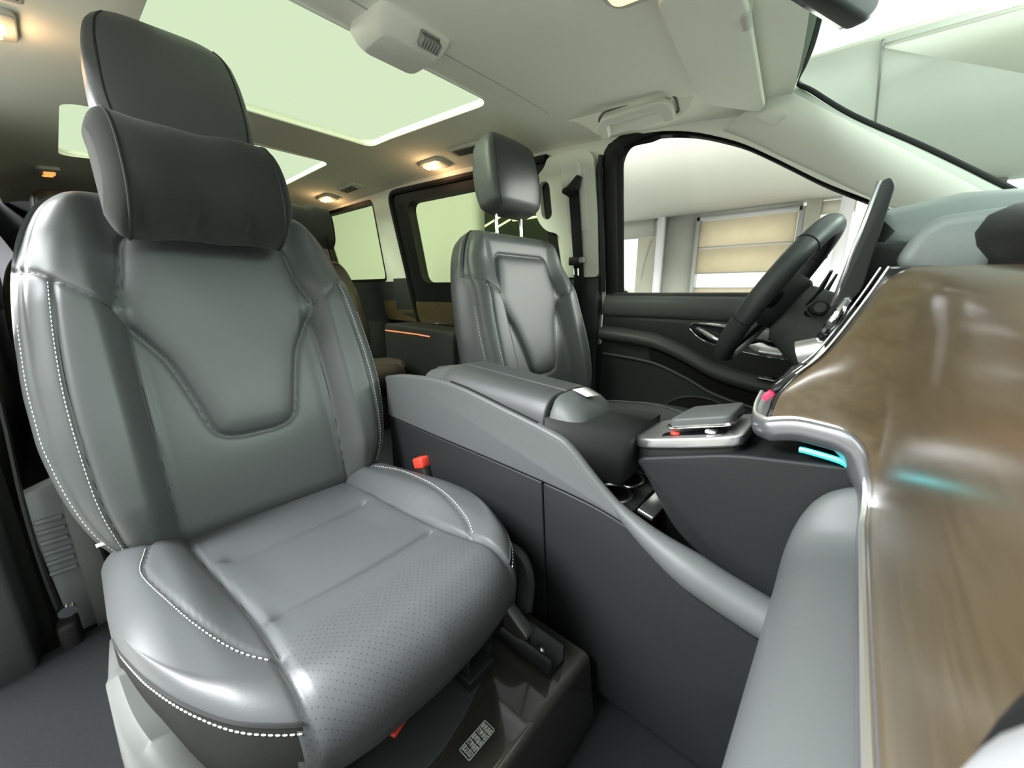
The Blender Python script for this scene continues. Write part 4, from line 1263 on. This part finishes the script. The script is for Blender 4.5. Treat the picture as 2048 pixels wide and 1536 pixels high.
obj('anchor', box((.770, -1.10, .10), (.03, .05, .12)), PITCH, b2, bevel=.008)
obj('chrome_bolt', tube([(.762, -1.06, .205), (.762, -1.05, .203)], .013, 14), CHROME, b2)
# grey sill cover behind the seat
sill = empty('sill_cover', (.74, -1.2, .02), 'ribbed grey plastic sill cover behind the foreground seat at the left edge', 'sill cover')
obj('body', prism_n(rpoly([(.735, .06), (.775, .06), (.790, .40), (.735, .42)], .008), -1.24, -1.20, XZ), GREYPL, sill, bevel=.005)
obj('inner_cover', prism_n(rpoly([(.690, .06), (.735, .06), (.735, .40), (.712, .42)], .008), -1.20, -1.12, XZ), SHIELD, sill, bevel=.005)
obj('rib', join(*[box((.762, -1.196, .22 + .024 * k), (.04, .012, .008)) for k in range(6)]), GREYPL, sill, bevel=.002)['kind'] = 'stuff'
structure(obj('floor_step', prism_n(rpoly([(.70, .02), (.92, .02), (.92, .09), (.70, .12)], .01), -1.10, .3, XZ), CARPET))

# ------------------------------------------------------------------ HEADLINER FITTINGS
def roof_pt(x, y):
    a = abs(x); b = float(np.interp(a, [p[0] for p in pf], [p[1] for p in pf]))
    return Vector((x, y, zroof(y) + b))
def roof_frame(x, y):
    p = roof_pt(x, y); e = .01
    tx = (roof_pt(x + e, y) - roof_pt(x - e, y)).normalized(); ty = (roof_pt(x, y + e) - roof_pt(x, y - e)).normalized()
    n = tx.cross(ty).normalized()
    if n.z > 0: n = -n
    return p, tx, ty, n
def roof_map(x, y):
    p, tx, ty, n = roof_frame(x, y)
    return lambda a, b, d: tuple(p + tx * a + ty * b + n * d)
def reading_lamp(x, y, m, label, strong=True):
    f = roof_map(x, y); sx = 1 if x < 0 else -1
    root = empty('reading_lamp', tuple(roof_pt(x, y)), label, 'lamp', 'ceiling reading lamps')
    obj('housing', prism_n(rpoly([(-.045, -.085), (.030, -.085), (.045, -.05), (.045, .06), (.03, .085), (-.045, .085)], .02), -.004, .016, f), VENTW, root, bevel=.006, seg=3)
    l = obj('lens', prism_n(rrect(-.026, .016, -.03, .035, .008), .014, .020, f), m, root, bevel=.002)
    obj('switch', prism_n(rrect(-.018, .022, -.060, -.044, .006), .014, .021, f), m, root, bevel=.002)
    if strong:
        d = bpy.data.lights.new('lamp_glow', 'POINT'); d.energy = .30; d.color = (1, .60, .30); d.shadow_soft_size = .02
        lo = bpy.data.objects.new('lamp_glow', d); COL.objects.link(lo); lo.parent = root
        lo.location = Vector(f(0, 0, .05)) - Vector(root.location)
    return root
reading_lamp(-.672, -1.68, LAMP, 'lit orange reading lamp above the left sliding door window')
reading_lamp(-.646, -2.79, LAMP, 'lit orange reading lamp above the rear left quarter window')
reading_lamp(.665, -1.62, LAMPY, 'lit lamp at the upper left corner on the right roof side')
reading_lamp(.585, -3.25, LAMPDIM, 'dim amber lamp at the dark rear behind the foreground seat', False)
def roof_vent(x, y, label):
    f = roof_map(x, y)
    root = empty('roof_vent', tuple(roof_pt(x, y)), label, 'air vent', 'roof air vents')
    obj('housing', prism_n(rpoly([(-.035, -.11), (.032, -.11), (.032, .11), (-.035, .11)], .012), -.004, .012, f), VENTW, root, bevel=.004)
    for k in range(4):
        obj('slot', prism_n(rrect(-.026 + .013 * k, -.019 + .013 * k, -.085, .06, .003), .0115, .0135, f), PITCH, root)
    return root
roof_vent(-.625, -1.38, 'slotted pale air vent beside the lamp, partly behind the driver headrest')
roof_vent(-.63, -2.45, 'slotted pale air vent in the rear, ahead of the rear left lamp')
roof_vent(.64, -1.36, 'ribbed pale air vent in the upper left corner')

# grab handle on the left cove
gh = empty('grab_handle', (-.70, -.64, 1.37), 'pale grab handle above the driver side window', 'grab handle')
_p = roof_pt(-.628, -.628) + Vector((0, 0, .004)); _t = math.radians(36)
_ta = Vector((math.cos(_t), 0, math.sin(_t))); _na = Vector((math.sin(_t), 0, -math.cos(_t)))
fm = lambda a, b, d: tuple(_p + _ta * (a - .036) + Vector((0, b, 0)) + _na * d)
o_in, o_out = _p + _ta * .006, _p - _ta * .084
wedge = [(o_in.x, o_in.z), (o_out.x, o_out.z), (o_out.x - .012, o_out.z + .012), (o_out.x - .01, _p.z + .01), (o_in.x, _p.z + .012)]
obj('base_pad', loft([[(x * 1 + (o_in.x - x) * q, -.628 + dy, z + (_p.z + .008 - z) * q) for x, z in wedge] for dy, q in ((-.24, .99), (-.21, .85), (-.18, .55), (-.155, .2), (-.13, .03), (-.11, 0), (.11, 0), (.13, .03), (.155, .2), (.18, .55), (.21, .85), (.24, .99))]), HEADL, gh, sharp=60)
cshape = rpoly([(-.034, -.124), (.016, -.124), (.036, -.098), (.036, .098), (.016, .124), (-.034, .124), (-.034, .094), (.004, .088), (.009, .078), (.009, -.078), (.004, -.088), (-.034, -.094)], [.008, .03, .03, .03, .03, .008, .008, .006, .006, .006, .006, .008], 4)
obj('grip', prism_n(cshape, .014, .036, fm), PILLAR, gh, bevel=.006, seg=3, sharp=50)
obj('shadow_line', tube([fm(a * 1.0 + .003, b * 1.03, .002) for a, b in cshape[6:30]], .0035, 6), mat('shadow_grey', (.12, .12, .11), .9), gh)  # dark line painted as the shadow round the grip
obj('recess', prism_n(rrect(-.030, .010, -.088, .088, .012), -.006, .0015, fm), HEADL, gh, bevel=.001)
for y in (-.109, .109):
    obj('mount', prism_n(rrect(-.030, .014, y - .011, y + .011, .006), -.004, .012, fm), PILLAR, gh)

# sun visor
sv = empty('sun_visor', (-.56, -.37, 1.36), 'pale cloth sun visor folded flat above the driver', 'sun visor')
vis = rpoly([(-.20, -.39), (-.215, -.25), (-.318, -.248), (-.725, -.278), (-.740, -.30), (-.66, -.425), (-.55, -.425)], [.03, .03, .02, .02, .02, .05, .05])
def vf(a, b, d):
    p = roof_pt(a, b); return (a, b, p.z - .012 - d + (.0 if b < -.3 else -.0))
obj('panel', prism_n(vis, .0, .018, vf), HEADL, sv, bevel=.006, seg=3)
p = roof_pt(-.335, -.255)
obj('hook', tube([tuple(p + Vector((0, 0, -.0))), tuple(p + Vector((0, .0, -.03))), tuple(p + Vector((-.02, 0, -.04)))], .010, 10), VENTW, sv)

# roof sensor box at the front edge of the sunroof
ob = empty('roof_console', (0, -.95, 1.36), 'pale boxy housing with a small grille hanging at the front of the sunroof', 'roof console')
zt = zroof(-.95)
rings = []
for dz, sx_, y0, y1 in ((0, .100, -1.025, -.868), (-.02, .098, -1.03, -.868), (-.042, .088, -1.02, -.885), (-.056, .072, -1.01, -.905)):
    rings.append([(a, b, zt + .01 + dz) for a, b in rrect(-sx_, sx_, y0, y1, .02, 3)])
obj('housing', loft(rings), PILLAR, ob, bevel=.004, sharp=30)
def gf(a, b, d):
    return (a, -.861 - .0 + b * .55 * -1 + d, zt - .032 - b)
obj('grille', join(*[box((-.03 + .0, -.8695 - .0052 * k, zt - .020 - .0078 * k + .0), (.052, .003, .0045)) for k in range(4)] + [box((-.03 + (j - 3) * .0085, -.8775, zt - .032), (.0015, .024, .03), Matrix.Rotation(.55, 3, 'X')) for j in range(7)]), mat('grille_grey', (.30, .30, .27), .6), ob)

# overhead light unit at the windscreen header
oc = empty('overhead_light', (-.21, -.40, 1.36), 'lit yellow overhead light unit at the top edge ahead of the roof box', 'lamp')
f = roof_map(-.085, -.385)
obj('housing', prism_n(rrect(-.13, .13, -.10, .12, .04), -.004, .018, f), VENTW, oc, bevel=.006)
obj('lens', prism_n(rrect(-.11, -.04, -.085, .0, .02), .016, .022, f), LAMPY, oc, bevel=.003)

# rear-view mirror
rm = empty('rearview_mirror', (-.08, -.10, 1.20), 'dark rear-view mirror at the top edge in front of the windscreen', 'mirror')
mr = Matrix.Rotation(math.radians(-21), 3, 'Z')
mc = Vector((-.085, -.120, 1.222))
def mm(a, b, d): return tuple(mc + mr @ Vector((a, d, b)))
obj('housing', prism_n(rpoly([(-.145, -.012), (-.12, -.036), (.12, -.036), (.14, -.01), (.13, .05), (-.13, .05)], .02), 0, .03, mm), DARK, rm, bevel=.008, seg=3)
obj('glass', prism_n(rpoly([(-.14, -.01), (-.118, -.032), (.118, -.032), (.134, -.01), (.125, .046), (-.125, .046)], .018), -.004, .002, mm), CHROME, rm)
obj('stem', tube([mm(0, .03, .02), (-.02, -.05, 1.29), (-.0, -.03, 1.33)], .012, 10), DARK, rm)

# airbag cover plate on the A-pillar
A_, B_ = np.array(spline(pin, 8)), np.array(spline(pout, 8))
def ap_pt(s, t, lift=0):
    i = s * (len(A_) - 1); k = int(min(i, len(A_) - 2)); q = i - k
    a = A_[k] * (1 - q) + A_[k + 1] * q; b = B_[k] * (1 - q) + B_[k + 1] * q
    p = a * (1 - t) + b * t; p[0] += .022 * math.sin(math.pi * t) ** .8 + lift
    return tuple(p)
structure(obj('trim_20', prism_n(rrect(.11, .24, .36, .64, .05), 0, .005, lambda a, b, d: ap_pt(a, b, d - .001)), PILLAR, bevel=.002))

# ------------------------------------------------------------------ OUTSIDE THE VAN
structure(obj('ground', box((-3, -2, -.58), (30, 30, .06)), ASPH))
structure(obj('partition_wall', box((-2.6, -8.35, .7), (.2, 10, 2.6)), PARTW))
# dark hall beyond, with tube lights
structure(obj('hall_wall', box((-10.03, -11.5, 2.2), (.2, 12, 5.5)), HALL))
tl_ = []
for k, (x, y, z, ln, a) in enumerate(((-9.893, -8.2, 3.62, 1.3, .25), (-9.893, -10.9, 3.52, 1.1, .25), (-9.893, -8.9, 3.28, 2.2, .3), (-9.893, -10.0, 3.22, 1.4, .3), (-9.893, -8.0, 3.88, .9, .2), (-9.893, -8.4, 3.12, 1.5, .0))):
    v = Vector((0, math.cos(a), math.sin(a))) * ln / 2
    o = obj('tube_light', tube([(x, y - v.y, z - v.z), (x, y + v.y, z + v.z)], .032, 8), TUBEL)
    tag(o, 'bright light tube in the dark hall seen through the sliding door glass', 'light tube', 'hall light tubes')
structure(obj('light_block_wall', box((3.0, -1.5, .75), (.2, 12, 2.6)), OUTGREY))  # unseen wall, added to block low light from the passenger side
# soffit, facade with blinds
structure(obj('soffit', box((-4.85, .2, 2.17), (4.7, 8.5, .1)), SOFFIT))
structure(obj('soffit_edge', box((-2.47, .2, 2.20), (.05, 8.5, .15)), SOFFITL))
structure(obj('soffit_panel', prism_n([(-2.55, -.10), (-3.55, .62), (-2.65, 1.9)], 2.098, 2.118, XY), SOFFITL))
structure(obj('soffit_joint', box((-3.2, -.11, 2.115), (1.4, .012, .012)), mat('joint_grey', (.25, .25, .23), .9)))
structure(obj('facade_wall', join(box((-7.1, -2.63, .75), (.2, .64, 2.9)), box((-7.1, .9, .75), (.2, .45, 2.9)), box((-7.1, -1.58, 2.085), (.2, 1.46, .17)), box((-7.12, -1.0, .0), (.1, 4.2, 1.0))), OUTGREY))
fr_ = empty('blind_window_frame', (-7.0, -1.58, -.5)); structure(fr_)
obj('post', join(box((-6.97, -2.31, .75), (.08, .06, 2.6)), box((-6.97, -.83, .75), (.08, .08, 2.6)), box((-6.97, -1.58, 2.02), (.08, 1.5, .06))), FRAME, fr_)
bl = empty('roller_blind', (-6.99, -1.58, .5), 'cream slatted blind half lowered in the window opposite', 'blind')
for za, zb in ((1.56, 1.98), (1.12, 1.53)):
    obj('slat', box((-6.99, -1.58, (za + zb) / 2), (.02, 1.40, zb - za)), BLIND, bl)
obj('slat', box((-6.99, -1.58, .70), (.02, 1.40, .30)), BLIND, bl)
obj('cord_rail', join(box((-6.985, -1.58, 1.545), (.02, 1.40, .025)), box((-6.985, -1.58, 1.11), (.02, 1.40, .02)), box((-6.985, -1.58, .86), (.02, 1.40, .02))), FRAME, bl)
structure(obj('facade_post', box((-7.0, -.70, .75), (.2, .18, 2.8)), PLASTER))
structure(obj('facade_lintel', box((-7.05, -.42, 2.0), (.2, .40, .16)), PLASTER))
structure(obj('column_white', box((-6.9, -2.93, .75), (.12, .12, 2.8)), WHITEP))
structure(obj('column_right', box((-6.6, -.30, .75), (.15, .14, 2.8)), WHITEP))
col3 = empty('concrete_pillar', (-7.2, -3.25, -.55), 'bare beige concrete pillar with a crack beside the white column', 'pillar')
obj('shaft', box((-7.2, -3.20, .75), (.4, .44, 2.7)), PLASTER, col3, bevel=.01)
cr = [(-6.995, -3.30, 1.0), (-6.995, -3.27, 1.25), (-6.995, -3.22, 1.5), (-6.995, -3.16, 1.72), (-6.995, -3.13, 1.78)]
obj('crack', tube(cr, [.006, .012, .016, .022, .008], 6), OUTGREY, col3)
structure(obj('lintel', box((-7.1, -4.2, 1.98), (.3, 2.2, .30)), OUTGREY))
# parked white car glimpsed past the pillar
car = empty('parked_car', (-8.6, -4.5, -.55), 'white car parked outside, glimpsed above the door sill', 'car')
prof_c = rpoly([(-6.4, -.2), (-6.3, .25), (-5.9, .42), (-5.4, .46), (-4.9, .88), (-3.9, .90), (-3.4, .50), (-2.9, .42), (-2.75, .1), (-2.8, -.2)], .12)
obj('body', prism_n(prof_c, -9.4, -7.9, YZ), CARW, car, bevel=.05)
obj('side_window', prism_n(rpoly([(-5.2, .48), (-4.85, .80), (-4.0, .82), (-3.65, .50)], .04), -7.91, -7.885, YZ), PIANO, car)
obj('mirror', box((-7.82, -3.75, .52), (.16, .12, .12)), CARW, car, bevel=.03)
for y in (-5.7, -3.5):
    obj('wheel', tube([(-8.05, y, -.22), (-7.87, y, -.22)], .32, 24), PITCH, car)
